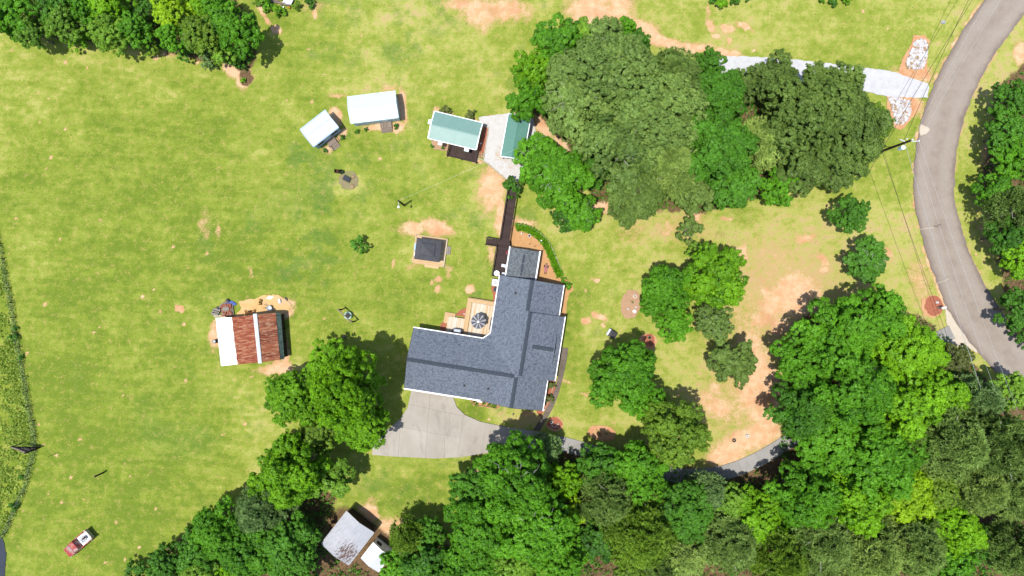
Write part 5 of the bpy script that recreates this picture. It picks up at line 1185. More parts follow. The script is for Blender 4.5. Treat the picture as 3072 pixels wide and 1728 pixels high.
# trash pile at the top
tr = empty('debris_pile', W(866,8), 0, 'pile of white sheets and planks among bushes at the top edge', 'debris pile')
B().slab([(-.9,-.3,.4),(.5,-.5,.5),(.9,.4,.45),(-.5,.5,.4)],.05).put('white_sheet', M['white_metal'], tr); B().slab([(-.9,.4,.3),(.7,.5,.35),(.7,1.6,.3),(-.7,1.6,.3)],.2).put('mattress', M['pink'], tr)
B().slab([(-1.0,-1.0,.2),(-.7,-1.1,.25),(-.6,-.7,.3),(-.9,-.6,.3)],.05).put('bucket_lid', M['white_paint'], tr); B().slab([(-.1,-.9,.25),(.3,-1.0,.3),(.35,-.6,.3),(-.05,-.6,.3)],.05).put('yellow_board', M['yellow_paint'], tr)
for i in range(7): B().bar((rnd.uniform(-3,-1.5),rnd.uniform(-.6,.6),.2),(rnd.uniform(-2,.5),rnd.uniform(-1.2,1),.5),.12,.04).put('plank', M['old_wood'], tr)
# stepping stones
for i, (x, y) in enumerate([(1437,463),(1437,467.5),(1446,462),(1450,465),(1446,468)]): tag(B().lathe([(.2,0),(.2,.05),(.17,.07)], n=10).put('stepping_stone', M['brick_red'] if i < 0 else M['field_stone'], loc=W(x, y)+Vector((0,0,.03))), None, 'stepping stone', 'stepping stones by the porch')['label'] = ['upper left','lower left','upper middle','rightmost','lower right'][i]+' round stepping stone on red mulch by the porch'
tag(B().lathe([(.1,0),(.14,.1),(.08,.25),(.02,.3)], n=10).put('lawn_ornament', M['pot_white'], loc=W(1443,431)), 'small white ornament on red mulch beside the cottage', 'ornament')
# timber edging runs
def edging(pts, w, mat, label, name='garden_edging', z=.12, cat='edging'):
    c = W(*pts[0]); e = empty(name, c, 0, label, cat)
    for a, b in zip(pts[:-1], pts[1:]):
        A, B2 = W(*a)-c, W(*b)-c; d = (B2-A); n = max(1, int(d.length/2.4))
        for i in range(n): B().bar(A.lerp(B2, i/n)+Vector((0,0,z/2)), A.lerp(B2, (i+.985)/n)+Vector((0,0,z/2)), w, z+.03).put('timber', mat, e)
edging([(1429,475),(1446,479),(1472,498),(1516,537)], .14, M['cream'], 'pale timber edging from the porch down to the boardwalk')
edging([(1449,376),(1466,384),(1450,477)], .14, M['cream'], 'pale timber edging around the red mulch by the cottage')
edging(resample([(1542,674),(1548,670),(1560,671),(1580,678),(1606,688),(1628,703),(1641,717),(1655,740),(1666,765),(1676,790),(1684,812),(1689,826)], 16), .1, M['cream'], 'thin white edging curving along the outside of the green border')
edging([(1414,1199),(1416,1210),(1424,1214),(1490,1224),(1498,1218)], .06, M['black'], 'thin black edging around the front flower bed', z=.08)
edging(resample([(1684,1040),(1678,1085),(1668,1130),(1658,1170),(1645,1210),(1628,1240)], 8), .08, M['cream'], 'pale thin edging between red mulch and walkway')

# ---------------------------------------------------------------- riprap stones
def riprap(pts, label, seed, n):
    r = random.Random(seed); xs0 = [p[0] for p in pts]; ys0 = [p[1] for p in pts]
    def ins(x, y):
        c = False
        for i in range(len(pts)):
            (x0,y0),(x1,y1) = pts[i], pts[(i+1)%len(pts)]
            if (y0 > y) != (y1 > y) and x < (x1-x0)*(y-y0)/(y1-y0)+x0: c = not c
        return c
    c = W(sum(xs0)/len(xs0), sum(ys0)/len(ys0)); b = B(); b2 = B(); k = 0
    while k < n:
        x, y = r.uniform(min(xs0), max(xs0)), r.uniform(min(ys0), max(ys0))
        if not ins(x, y): continue
        p = W(x, y)-c; lump(b if r.random() < .85 else b2, (p.x, p.y, .06+r.random()*.12), r.uniform(.13,.30), r.random(), .6); k += 1
    o = b.put('riprap', M['stone'], loc=c); tag(o, label, 'stones', kind='stuff'); b2.put('riprap_brown', M['field_stone'], o)
sheet('clay_bed', [(2742,106),(2772,106),(2790,120),(2784,150),(2780,205),(2790,235),(2700,235),(2698,200),(2712,170),(2730,140)], .015, M['clay'], 6, 2, 31)
sheet('clay_bed', [(2660,290),(2740,290),(2760,320),(2740,350),(2724,372),(2700,390),(2668,378),(2662,340)], .015, M['clay'], 6, 2, 32)
riprap([(2747,118),(2778,120),(2782,140),(2778,175),(2768,206),(2718,204),(2722,184),(2734,150)], 'long patch of white riprap stones above the gravel drive', 4, 420)
riprap([(2668,296),(2700,294),(2728,306),(2734,330),(2722,356),(2704,374),(2684,368),(2680,340)], 'patch of white riprap stones below the gravel drive', 5, 330)

# ---------------------------------------------------------------- utility pole and wires
up_b = W(2728,423,9.6); up_ = empty('utility_pole', (up_b.x, up_b.y, 0), 0, 'tall dark utility pole with transformer beside the road', 'utility pole')
B().tube((0,0,0),(0,0,9.9),.2,.14,10).put('pole', M['pole_wood'], up_); B().tube((-.15,-.62,7.6),(-.15,-.62,8.5),.28,.28,14).put('transformer', M['siding_blue'], up_); B().lathe([(.3,8.5),(.2,8.6),(.06,8.66)], (-.15,-.62,0), 12).put('transformer_lid', M['white_paint'], up_)
B().bar((.1,0,9.4),(1.1,-.05,9.7),.1).bar((-.2,.1,8.9),(-.9,.35,8.9),.12).put('bracket', M['galv'], up_)
for x, y, z in ((.3,.15,9.7),(1.1,-.05,9.8),(-.1,.35,9.2)): B().lathe([(.05,0),(.09,.06),(.05,.12),(.08,.18),(.03,.24)], (x,y,z), 8).put('insulator', M['white_paint'], up_)
def wire(a, b, sag, mat, label, r=.009, name='power_line'):
    a, b = Vector(a), Vector(b); bb = B(); n = 24; prev = Vector((0,0,0))
    for i in range(1, n+1):
        t = i/n; p = a.lerp(b, t)-a-Vector((0,0,4*sag*t*(1-t))); bb.tube(prev, p, r, r, 4, False); prev = p
    return tag(bb.put(name, M[mat], loc=a), label, 'wire')
P0 = up_b+Vector((.3,.15,.2)); P1 = up_b+Vector((1.1,-.05,.3)); P2 = Vector((up_b.x-.1, up_b.y+.35, 8.6))
wire(P0, W(3050,-150,9.6), .7, 'galv', 'upper pale power line running to the top edge, above the road'); wire(P1, W(3090,-140,9.6), .7, 'galv', 'pale power line crossing the road towards the top right'); wire(P2, W(3000,-190,8.2), .6, 'black', 'thick black service cable towards the top edge', .028)
wire(W(2610,510,7.5), W(3030,-180,7.4), .5, 'black', 'black cable crossing the white gravel drive', .028)
wire(P0, W(3160,1640,9.6), .9, 'galv', 'pale power line running down along the road'); wire(P1, W(3220,1640,9.6), .9, 'galv', 'pale power line nearest the road centre, running down'); wire(P2, W(3080,1560,8.2), .8, 'grey_metal', 'grey service cable running down beside the road', .025); wire(W(2645,450,7.6), W(3060,1560,7.2), .9, 'black', 'black cable running down along the grass verge', .025)
wire(pb+Vector((0,0,5.2)), W(1760,350,7), .5, 'pot_white', 'thin service wire from yard light towards the trees', .006)

# ---------------------------------------------------------------- fence along the left field
FP = [p for p in FENCE if -20 < p[0]]
fe = empty('wire_fence', W(40,906), 0, 'post and wire fence overgrown with weeds along the left field', 'fence'); fpts = resample(FP, 44); c0 = fe.location
for i, p in enumerate(fpts[::2]): B().tube((0,0,0),(0,0,1.25),.05,.045,6).put('post', M['pole_wood'], fe, loc=W(*p)-c0)
for z in (.4,.8,1.15):
    bb = B()
    for a, b in zip(fpts[:-1], fpts[1:]): bb.tube(W(*a)-c0+Vector((0,0,z)), W(*b)-c0+Vector((0,0,z)), .005, .005, 3, False)
    bb.put('strand', M['galv'], fe)

# ---------------------------------------------------------------- foliage
rng = np.random.default_rng(11)
def quads_mesh(name, Vv, tone, nv=4):
    n = len(Vv)//nv; m = bpy.data.meshes.new(name)
    m.vertices.add(len(Vv)); m.vertices.foreach_set('co', Vv.astype(np.float32).ravel())
    m.loops.add(n*nv); m.loops.foreach_set('vertex_index', np.arange(n*nv, dtype=np.int32))
    m.polygons.add(n); m.polygons.foreach_set('loop_start', np.arange(0, n*nv, nv, dtype=np.int32))
    m.update(calc_edges=True)
    m.attributes.new('tone', 'FLOAT', 'FACE').data.foreach_set('value', tone.astype(np.float32)); return m
def unit(v): return v/np.maximum(np.linalg.norm(v, axis=-1, keepdims=True), 1e-6)
def leaves(cent, nrm, size, rngg):
    """one bent leaf spray (a kite) per centre"""
    n = len(cent); r = unit(rngg.normal(size=(n,3))); t = unit(np.cross(nrm, r)); b = np.cross(nrm, t)
    s = size[:,None]*rngg.uniform(.5,1.6,(n,1)); w = s*rngg.uniform(.55,.85,(n,1)); dz = nrm*s*rngg.uniform(-.25,.15,(n,1))
    return np.stack([cent-t*s*.9, cent+b*w*.6+dz, cent+t*s, cent-b*w*.6+dz], 1).reshape(-1,3)
def crown(seed, R, H, n, leaf, flat=.8, clumpr=.42, lobes=14, spread=1.0, base=.0):
    """broadleaf crown, radius R, from z 0 to H"""
    g = np.random.default_rng(seed); lc_, lr_ = [], []
    lc_.append((0,0,H*.62)); lr_.append(R*.46)
    k = 0
    for ring, (cnt, rad, zz, lr0) in enumerate(((max(3,lobes//3), .42, .66, .34), (max(4,lobes//2), .68, .47, .30), (lobes//2, .78, .28, .26))):
        ph = g.uniform(0, 6.28)
        for i in range(cnt):
            t = ph+2*math.pi*(i+g.uniform(-.4,.4))/cnt; rr = R*rad*g.uniform(.72,1.2)*spread
            lc_.append((math.cos(t)*rr, math.sin(t)*rr, H*zz*g.uniform(.7,1.28))); lr_.append(R*lr0*g.uniform(.75,1.25))
    lc_ = np.array(lc_); lr_ = np.array(lr_); wgt = lr_**2; wgt /= wgt.sum()
    nc = max(30, int(n/42)); li = g.choice(len(lr_), nc, p=wgt); flat = 1.0
    d = unit(g.normal(size=(nc,3))+np.array([0,0,.55])); cc = lc_[li]+d*lr_[li][:,None]*g.uniform(.74,1.12,(nc,1))*np.array([1,1,flat])
    ctone = g.uniform(0,1,nc)
    ci = g.integers(0, nc, n); off = unit(g.normal(size=(n,3)))*clumpr*np.array([.95,.95,.75])*g.uniform(.25,1,(n,1))**.6; P = cc[ci]+off
    nr_ = unit(d[ci]*.45+unit(off+1e-6)*.8+np.array([0,0,.55])+g.normal(size=(n,3))*.38)
    P[:,2] = np.maximum(P[:,2], base)
    tone = np.clip(.3*ctone[ci]+.3*g.uniform(0,1,len(lr_))[li[ci]]+.4*g.uniform(0,1,n), 0, 1)
    rad = np.percentile(np.hypot(P[:,0], P[:,1]), 95); P[:,:2] *= R*.98/rad
    return quads_mesh('crown', leaves(P, nr_, np.full(n, leaf), g), tone)
def pine(seed, R, H, ntuft, needle, per=9, open_=.0):
    """pine crown: whorled boughs carrying tufts of needles"""
    g = np.random.default_rng(seed); P, D_, T = [], [], []
    nb = int(26+R*5)
    for i in range(nb):
        zf = (i/nb)**.85; z = H*(.12+.84*zf); ln = R*(1-zf**1.6)*g.uniform(.72,1.1)+R*.12; t = i*2.399+g.uniform(-.4,.4)
        k = max(4, int(ntuft/nb)); f = g.uniform(.2,1,k)**.7; sp = ln*.34
        side = g.normal(size=k)*sp*f*.55
        x = math.cos(t)*ln*f-math.sin(t)*side; y = math.sin(t)*ln*f+math.cos(t)*side; zz = z+ln*f*.16-f*f*ln*.15+g.normal(size=k)*.22
        P.append(np.stack([x,y,zz],1)); D_.append(np.tile([math.cos(t)*.5, math.sin(t)*.5, .75],(k,1))); T.append(np.full(k, g.uniform(0,1))*.5+g.uniform(0,.5,k))
    P = np.concatenate(P); D_ = np.concatenate(D_); T = np.concatenate(T); n = len(P)
    Pn = np.repeat(P, per, 0); dn = unit(np.repeat(D_, per, 0)*np.array([1,1,.55])+g.normal(size=(n*per,3))*.75); L = needle*g.uniform(.7,1.25,(n*per,1))
    s = unit(np.cross(dn, g.normal(size=(n*per,3))*np.array([.5,.5,1])))*L*.17
    V3 = np.stack([Pn-s, Pn+s, Pn+dn*L], 1).reshape(-1,3)
    return quads_mesh('crown', V3, np.repeat(T, per), 3)
def leaf_mat(name, dark, light, trans=.25, var=.3):
    dark = tuple(v*1.0 for v in dark[:3])+(1,); light = tuple(min(.62, v*2.3) for v in light[:3])+(1,)
    m = bpy.data.materials.new(name); m.use_nodes = True; nt = m.node_tree; n = N(nt); b = nt.nodes['Principled BSDF']; out = nt.nodes['Material Output']
    at = n.new('ShaderNodeAttribute'); at.attribute_name = 'tone'; oi = n.new('ShaderNodeObjectInfo')
    f = n.math('ADD', n.math('MULTIPLY', at.outputs['Fac'], .8), n.math('MULTIPLY', n.math('SUBTRACT', oi.outputs['Random'], .4), var), clamp=True)
    c = n.mix(f, dark, light); n.link(c, b.inputs['Base Color']); b.inputs['Roughness'].default_value = .55; b.inputs['Specular IOR Level'].default_value = .25
    tr = n.new('ShaderNodeBsdfTranslucent'); n.link(n.mix(.4, c, light), tr.inputs['Color'])
    ms = n.new('ShaderNodeMixShader'); ms.inputs[0].default_value = trans; n.link(b.outputs[0], ms.inputs[1]); n.link(tr.outputs[0], ms.inputs[2]); n.link(ms.outputs[0], out.inputs['Surface']); return m
LM = {'lime': leaf_mat('lime_leaves', C(84,150,14), C(148,208,26)), 'green': leaf_mat('green_leaves', C(62,128,18), C(120,188,36)), 'deep': leaf_mat('deep_green_leaves', C(54,110,24), C(102,164,42)),
      'olive': leaf_mat('olive_leaves', C(84,126,28), C(140,178,52)), 'pine': leaf_mat('pine_needles', C(92,130,50), C(150,182,88)), 'oak': leaf_mat('dark_oak_leaves', C(80,114,42), C(130,160,70)), 'palepine': leaf_mat('pale_pine_needles', C(118,156,62), C(176,204,100)),
      'blue': leaf_mat('bluish_pine_needles', C(100,146,66), C(150,184,108)), 'yellow': leaf_mat('yellow_green_leaves', C(112,170,14), C(176,218,32)), 'fern': leaf_mat('fern_green_leaves', C(94,146,34), C(146,194,58)),
      'bronze': leaf_mat('bronze_green_leaves', C(86,104,46), C(130,142,72)), 'weed': leaf_mat('weed_leaves', C(140,196,50), C(206,236,110), .5, 0), 'weeddark': leaf_mat('dark_weed_leaves', C(110,156,70), C(164,188,104), .4, 0)}
BR = {'S': [crown(100+i, 1.6, 2.6, 3200, .13, clumpr=.20, lobes=8) for i in range(3)],
      'M': [crown(200+i, 3.0, 4.6, 16000, .155, clumpr=.30, lobes=12) for i in range(5)],
      'L': [crown(300+i, 5.2, 7.4, 46000, .175, clumpr=.40, lobes=17) for i in range(6)],
      'X': [crown(400+i, 7.4, 9.5, 88000, .185, clumpr=.44, lobes=26) for i in range(4)]}
PN = {'M': [pine(500+i, 3.0, 6.0, 2600, .42) for i in range(3)], 'L': [pine(600+i, 5.2, 9.0, 6200, .46) for i in range(5)]}
NOM = {'S': (1.6,2.6), 'M': (3.0,4.6), 'L': (5.2,7.4), 'X': (7.4,9.5)}
trunk_m = B().tube((0,0,0),(0,0,.25),1.35,1.0,9).tube((0,0,.25),(.1,.05,1),1.0,.35,9).mesh('trunk')
limb_ms = []
for v in range(4):
    r = random.Random(v); b = B()
    for i in range(9):
        t = i*2.4+r.uniform(-.3,.3); z0 = r.uniform(.25,.6); q = r.uniform(.45,.8); m1 = Vector((math.cos(t)*q*.5, math.sin(t)*q*.5, z0+.12)); m2 = Vector((math.cos(t+.2)*q, math.sin(t+.2)*q, z0+.28))
        b.tube((0,0,z0-.1), m1, .022, .014, 5, False).tube(m1, m2, .014, .005, 5, False).tube(m1, m1+Vector((math.cos(t-.8)*.25, math.sin(t-.8)*.25, .14)), .01, .003, 4, False)
    limb_ms.append(b.mesh('limbs'))
dead_ms = []
for v in range(3):
    r = random.Random(50+v); b = B()
    for i in range(7):
        t = r.uniform(0,6.28); q = r.uniform(.2,.75); base = Vector((math.cos(t)*q*.75, math.sin(t)*q*.75, .86-q*q*.25)); prev = base
        for k in range(3):
            nx_ = prev+Vector((math.cos(t)*.07+r.uniform(-.05,.05), math.sin(t)*.07+r.uniform(-.05,.05), r.uniform(0,.05))); b.tube(prev, nx_, .006-.0015*k, .0045-.0015*k, 4, False)
            b.tube(nx_, nx_+Vector((r.uniform(-.08,.08), r.uniform(-.08,.08), .03)), .0035, .001, 3, False); prev = nx_
    dead_ms.append(b.mesh('bare_twigs'))
tcount = [0]
def tree(px, py, rpx, kind, label, form='b', dead=False, hk=1.0, name=None, cat='tree', group='trees'):
    """px, py, rpx: where the widest part of the crown shows"""
    i = tcount[0]; tcount[0] += 1; r = random.Random(i*13+5)
    Rm = rpx*PX; 
    if form == 'p': hk *= 1.0; cls = 'M' if Rm < 4 else 'L'; vv = PN[cls]; Hc = {'M':6.0,'L':9.0}[cls]; Rn = NOM[cls][0]
    else: cls = 'S' if Rm < 2.2 else 'M' if Rm < 3.9 else 'L' if Rm < 6.2 else 'X'; vv = BR[cls]; Rn, Hc = NOM[cls]
    s = Rm/Rn; ch = Hc*s**.8*hk*r.uniform(.88,1.18); z0 = (0.10 if cls == 'S' else .34 if form == 'p' else .46)*ch+(.2 if cls == 'S' else 1.0)
    zmid = z0+ch*.45; Rm *= (CAM_H-zmid)/CAM_H; s = Rm/Rn
    p = W(px, py, zmid); e = empty(name or ('pine_tree' if form == 'p' else 'broadleaf_tree'), (p.x, p.y, 0), r.uniform(0,6.28), label, cat, group)
    put('crown', vv[i % len(vv)], LM[kind], e, loc=(0,0,z0), scale=(s*r.uniform(.95,1.06), s*r.uniform(.95,1.06), ch/Hc))
    tr_ = .035*Rm+.05; put('trunk', trunk_m, M['bark'], e, scale=(tr_, tr_, z0+ch*.7))
    put('limbs', limb_ms[i % 4], M['pale_bark'] if (form == 'p' or dead) else M['bark'], e, loc=(0,0,z0-ch*.1), scale=(Rm, Rm, ch*.9))
    if dead: put('bare_twigs', dead_ms[i % 3], M['pale_bark'], e, loc=(0,0,z0), scale=(Rm*1.05, Rm*1.05, ch*1.0))['kind'] = 'stuff'
    return e
T = [
 # top-left grove
 (30,45,66,'green','leftmost crown of the top left grove, cut by both frame edges'),(95,95,52,'fern','low fern-green crown on the bottom left of the top left grove'),(170,25,55,'deep','dark crown at the top edge of the left grove, near its left end'),(192,72,56,'fern','feathery yellow-green crown in the left third of the top grove'),
 (228,118,40,'lime','small bright crown poking below the top grove, left part'),(255,20,50,'green','mid-green crown on the top edge, left grove'),(315,25,54,'lime','bright lime crown on the top edge of the left grove'),(330,100,60,'fern','broad pale crown on the lower edge of the top left grove'),
 (398,90,52,'green','glossy green crown in the middle of the top left grove'),(380,20,40,'lime','lime crown on the top edge just left of the dark one'),(437,40,40,'deep','small dark crown deep in the middle of the top left grove'),(450,130,42,'olive','olive crown on the lower fringe of the top left grove'),
 (520,30,62,'yellow','yellow-green crown, brightest of the top left grove'),(512,105,46,'green','green crown directly under the yellow one in the top grove'),(590,100,60,'olive','dark olive feathery crown in the right part of the top grove'),(556,160,28,'deep','small thin crown hanging below the top grove'),
 (600,25,46,'lime','lime crown on the top edge at the right end of the grove'),(655,30,50,'green','green crown on the top edge beside the clay track'),(622,182,26,'blue','small silvery-green crown at the lower tip of the top grove','b'),(668,60,46,'deep','dark crown left of the rounded end tree of the top grove'),
 (716,98,66,'green','large rounded green tree ending the top left grove on the right'),(680,165,42,'fern','low crown below the rounded end tree of the top grove'),(712,178,28,'deep','small dark crown at the lower right corner of the top grove'),
 # top centre grove
 (1672,130,78,'green','bright tree at the top left corner of the central grove'),(1595,215,66,'lime','bright lime tree bulging from the left side of the central grove'),(1582,300,60,'green','bright green tree leaning over the carport roof'),(1760,105,50,'fern','pale green tree on the top edge of the central grove'),(1868,95,48,'green','small tree standing up at the top of the central grove'),(1905,130,46,'deep','dark tree on the top edge of the central grove, by the clay'),
 (1824,220,150,'pine','huge grey-green tree filling the upper centre of the central grove','b',True),(1720,300,105,'pine','grey-green tree between lime edge trees and the huge one','b',True),(1968,350,135,'pine','broad grey-green tree in the middle of the central grove','b'),(1855,430,125,'pine','grey-green tree on the lower left of the central grove','b',True),(1910,580,88,'oak','olive tree on the lower edge of the central grove','b'),(2020,230,90,'pine','grey-green pine on the upper right of the huge tree','p'),(2010,490,100,'palepine','pale feathery pine in the lower middle of the central grove','p'),
 (1675,530,100,'green','spreading green tree with bare white branches near the boardwalk','b',True),(1610,470,70,'green','green tree hanging over the carport lower corner','b',True),(1705,650,46,'deep','low dark limb tree reaching down beside the boardwalk lawn','b',True),(1765,500,60,'deep','dark green tree right of the white-branched one'),(1540,560,32,'deep','small tree overhanging the start of the boardwalk','b',True),
 (2148,290,92,'deep','bright green tree right of the grey-green giants'),(2155,440,110,'deep','broad green tree in the centre right of the central grove'),(2125,190,50,'deep','small dark tree beside the white gravel drive, left end'),(2205,560,76,'deep','dark green tree on the lower edge of the central grove'),(2090,585,60,'oak','green tree on the lower edge, right of the olive one'),
 (2290,430,76,'palepine','pale round-topped pine standing out in the right half of the grove','p'),(2245,250,56,'oak','yellow-green tree below the gravel drive'),(2330,250,80,'oak','dark tree along the gravel drive, second from left'),(2425,350,130,'oak','big dark green tree in the right part of the central grove'),(2500,265,84,'oak','dark tree along the gravel drive, nearest the road'),(2545,400,116,'oak','big olive-green tree at the right end of the central grove'),(2608,370,66,'olive','rounded olive tree touching the utility pole'),(2400,505,76,'oak','dark tree on the lower right edge of the central grove'),(2510,515,66,'oak','dark tree at the lower right corner of the central grove'),(2340,560,56,'green','green tree on the bottom edge between two dark ones'),
 (1745,640,58,'green','green limb of foliage reaching lower right of the white-branched tree','b',True),
 (2063,690,42,'oak','small sparse tree below the central grove','b',True),
 # right lawn
 (2553,645,56,'deep','isolated dark tree on the right lawn, the upper one near the road'),(2606,784,66,'deep','isolated spreading tree with bare twigs, lower of the two near the road','b',True,.7),(2095,760,38,'fern','small pale tree above the bright pair on the right lawn'),(2000,878,80,'green','left tree of the bright green pair on the right lawn'),(2145,838,100,'lime','right and larger tree of the bright green pair on the right lawn'),(2025,975,56,'green','lower left crown of the bright cluster on the right lawn'),(2140,965,58,'pine','grey-green feathery crown below the bright pair','b',True),(2202,1084,72,'oak','dark rounded tree alone on the clay ground','b',False,.8),
 (1872,1125,98,'green','rounded green tree right of the house front walk'),(1935,1200,64,'green','green crown just below the rounded tree by the front walk'),(2022,1300,106,'olive','olive-green tree above the concrete lane'),
 # left of driveway
 (1040,1165,112,'lime','lime tree with long shadow, nearest the garage end of the house','b',False,1.35),(885,1190,88,'lime','green tree at the left of the lime group by the driveway'),(990,1090,66,'lime','lime crown at the top of the group left of the driveway'),(1080,1262,88,'lime','green tree touching the left corner of the driveway'),(955,1300,60,'olive','olive shaggy crown between the two lime groups'),(880,1420,100,'lime','bright lime tree above the old grey shed, left side'),(985,1430,74,'fern','yellow-green tree just above the old grey shed'),(870,1360,56,'green','green crown atop the lower lime group'),(800,1465,56,'lime','lime crown on the left of the lower lime group'),
 # bottom-left
 (780,1545,84,'blue','bluish pine at the bottom left woods','p'),(655,1590,80,'green','mid-green tree in the bottom left woods'),(600,1645,66,'deep','dark tree on the left edge of the bottom left woods'),(740,1650,90,'green','green tree in the middle of the bottom left woods'),(860,1640,90,'deep','dark green tree left of the old grey shed'),(510,1690,60,'deep','dark tree at the far left corner of the bottom woods'),(610,1720,66,'fern','yellow-green tree on the bottom edge, left woods'),(880,1720,70,'deep','dark tree on the bottom edge left of the sheds'),(700,1725,60,'lime','lime tree on the bottom edge of the left woods'),(410,1725,40,'deep','smallest dark crown at the bottom left corner of the woods'),
 # bottom centre
 (1225,1615,56,'olive','yellowish conical tree right of the white shed','p'),(1290,1600,50,'deep','dark tree just right of the yellowish one'),(1190,1700,56,'green','green tree overhanging the white shed'),(1270,1690,76,'deep','dark green tree at the bottom edge right of the sheds'),(1380,1690,80,'green','green tree on the bottom edge, centre left'),
 (1550,1430,118,'green','large green tree with bare twigs just below the driveway','b',True,1.15),(1430,1480,76,'deep','dark crown on the left of the woods below the driveway'),(1450,1580,110,'green','broad green tree at the left of the lower woods'),(1600,1570,120,'green','broad green tree in the middle of the lower woods','b',True),(1700,1440,52,'lime','lime crown right of the big tree below the driveway'),(1705,1540,56,'yellow','yellow-green crown, brightest in the lower woods'),(1640,1345,46,'blue','small bluish pine overlapping the driveway shade','p'),(1530,1690,90,'fern','fern-green tree on the bottom edge, centre'),(1660,1690,80,'green','green tree on the bottom edge right of centre'),
 (1800,1400,70,'deep','dark green tree between driveway and concrete lane'),(1910,1420,90,'green','green tree just below the start of the concrete lane'),(1830,1500,90,'pine','grey-green pine in the lower woods, centre','p'),(1920,1600,116,'olive','olive pine in the lower woods, right of the dark gap','p'),(1800,1620,66,'deep','dark tree behind the gap in the lower woods'),(2060,1540,90,'deep','deep green tree right of the olive pine'),(2045,1665,80,'palepine','pale green pine on the bottom edge','p'),(2130,1480,56,'blue','slender pine just below the concrete lane','p'),(1980,1700,60,'pine','grey-green pine at the bottom edge between olive and pale pines','p'),
 (2190,1510,60,'fern','yellow-green crown below the lane bend'),(2270,1560,84,'lime','lime tree in the lower right woods, left part'),(2200,1630,96,'pine','dusty green pine near the bottom, right of the pale pine','p'),(2340,1680,90,'olive','olive pine on the bottom edge in the right woods','p'),
 # big right woods
 (2520,1000,110,'green','large green tree on the upper left of the right woods'),(2620,950,100,'green','large green tree at the top of the right woods by the mailbox'),(2420,1090,90,'green','green tree on the left flank of the right woods'),(2700,1060,110,'lime','bright tree in the upper right of the right woods'),(2780,1050,66,'lime','lime crown at the road side of the right woods'),(2560,1160,120,'green','broad green tree in the heart of the right woods'),(2410,1230,90,'deep','darker green tree on the lower left flank of the right woods'),(2700,1210,120,'lime','largest lime tree of the right woods'),(2820,1190,90,'lime','lime tree at the right side of the right woods'),
 (2870,1075,46,'bronze','sparse grey twiggy tree at the road shoulder','b',True),(2500,1320,110,'green','green tree above the lane end in the right woods'),(2620,1380,110,'green','green tree low in the right woods, centre'),(2420,1490,96,'green','green tree right of the lane bend shade'),(2570,1500,100,'lime','lime tree low in the right woods'),(2700,1480,96,'yellow','yellow-green tree low in the right woods'),(2740,1340,90,'green','green tree between the lime giant and pines'),
 (1460,1700,80,'green','green tree on the bottom edge right of the white shed woods'),(1600,1690,70,'fern','yellowish crown on the bottom edge, middle of the lower woods'),(1900,1715,60,'olive','small olive crown on the bottom edge near the dark gap'),(1720,1650,50,'green','narrow green tree left of the dark gap in the lower woods'),(1960,1480,60,'green','small green tree between lane start and olive pine'),(2400,1590,70,'green','green tree between lime and dusty pines, bottom right'),
 (2940,1200,70,'blue','bluish pine near the right edge below the road','p'),(3030,1170,60,'fern','pale crown at the right edge overlapping the road','b',True),(2860,1330,116,'pine','large grey-green pine in the right woods','p'),(2990,1330,116,'pine','large pine at the right edge of the woods','p'),(2820,1470,80,'olive','olive crown below the large pine','b'),(2930,1460,100,'palepine','pale pine low at the right side','p'),(3050,1480,90,'pine','grey pine cut by the right frame edge','p'),
 (2480,1620,110,'pine','dusty pine near the bottom of the right woods','p'),(2610,1650,120,'palepine','pale needled pine on the bottom edge, right woods','p'),(2740,1640,100,'pine','grey-green pine on the bottom edge, right woods','p'),(2570,1560,60,'bronze','brownish sparse crown between lime and dusty pines','b',True),(2870,1590,84,'lime','bright lime tree near the bottom right'),(2860,1690,74,'green','green tree on the bottom edge near the right corner'),(2960,1640,60,'deep','dark crown near the bottom right corner'),(3040,1650,90,'pine','pine in the bottom right corner','p'),(2470,1720,60,'pine','small pine at the bottom edge between dusty and olive pines','p'),
 # beyond the road
 (3035,300,56,'deep','dark tree at the right edge, top of the roadside row'),(3030,400,66,'deep','dark tree in the roadside row, second from top'),(3060,470,70,'green','green tree of the roadside row, at the frame edge'),(2985,570,52,'green','bright tree of the roadside row leaning to the road'),(3050,620,72,'pine','grey-green pine of the roadside row','p'),(3020,710,60,'deep','dark tree in the middle of the roadside row'),(3068,780,60,'lime','yellowish tree at the frame edge of the roadside row'),(3056,930,62,'deep','dark tree shading the road at the right edge'),(3075,1010,40,'deep','lowest tree of the roadside row at the frame edge'),
 # specimen trees in the middle lawn
 (1079,737,28,'deep','small round dark tree alone on the middle lawn'),
]
for t in T:
    px, py, rp_x, kd, lb = t[:5]; form = t[5] if len(t) > 5 else 'b'; dd = t[6] if len(t) > 6 else False
    tree(px, py, rp_x, kd, lb, form, dd, t[7] if len(t) > 7 else 1.0)
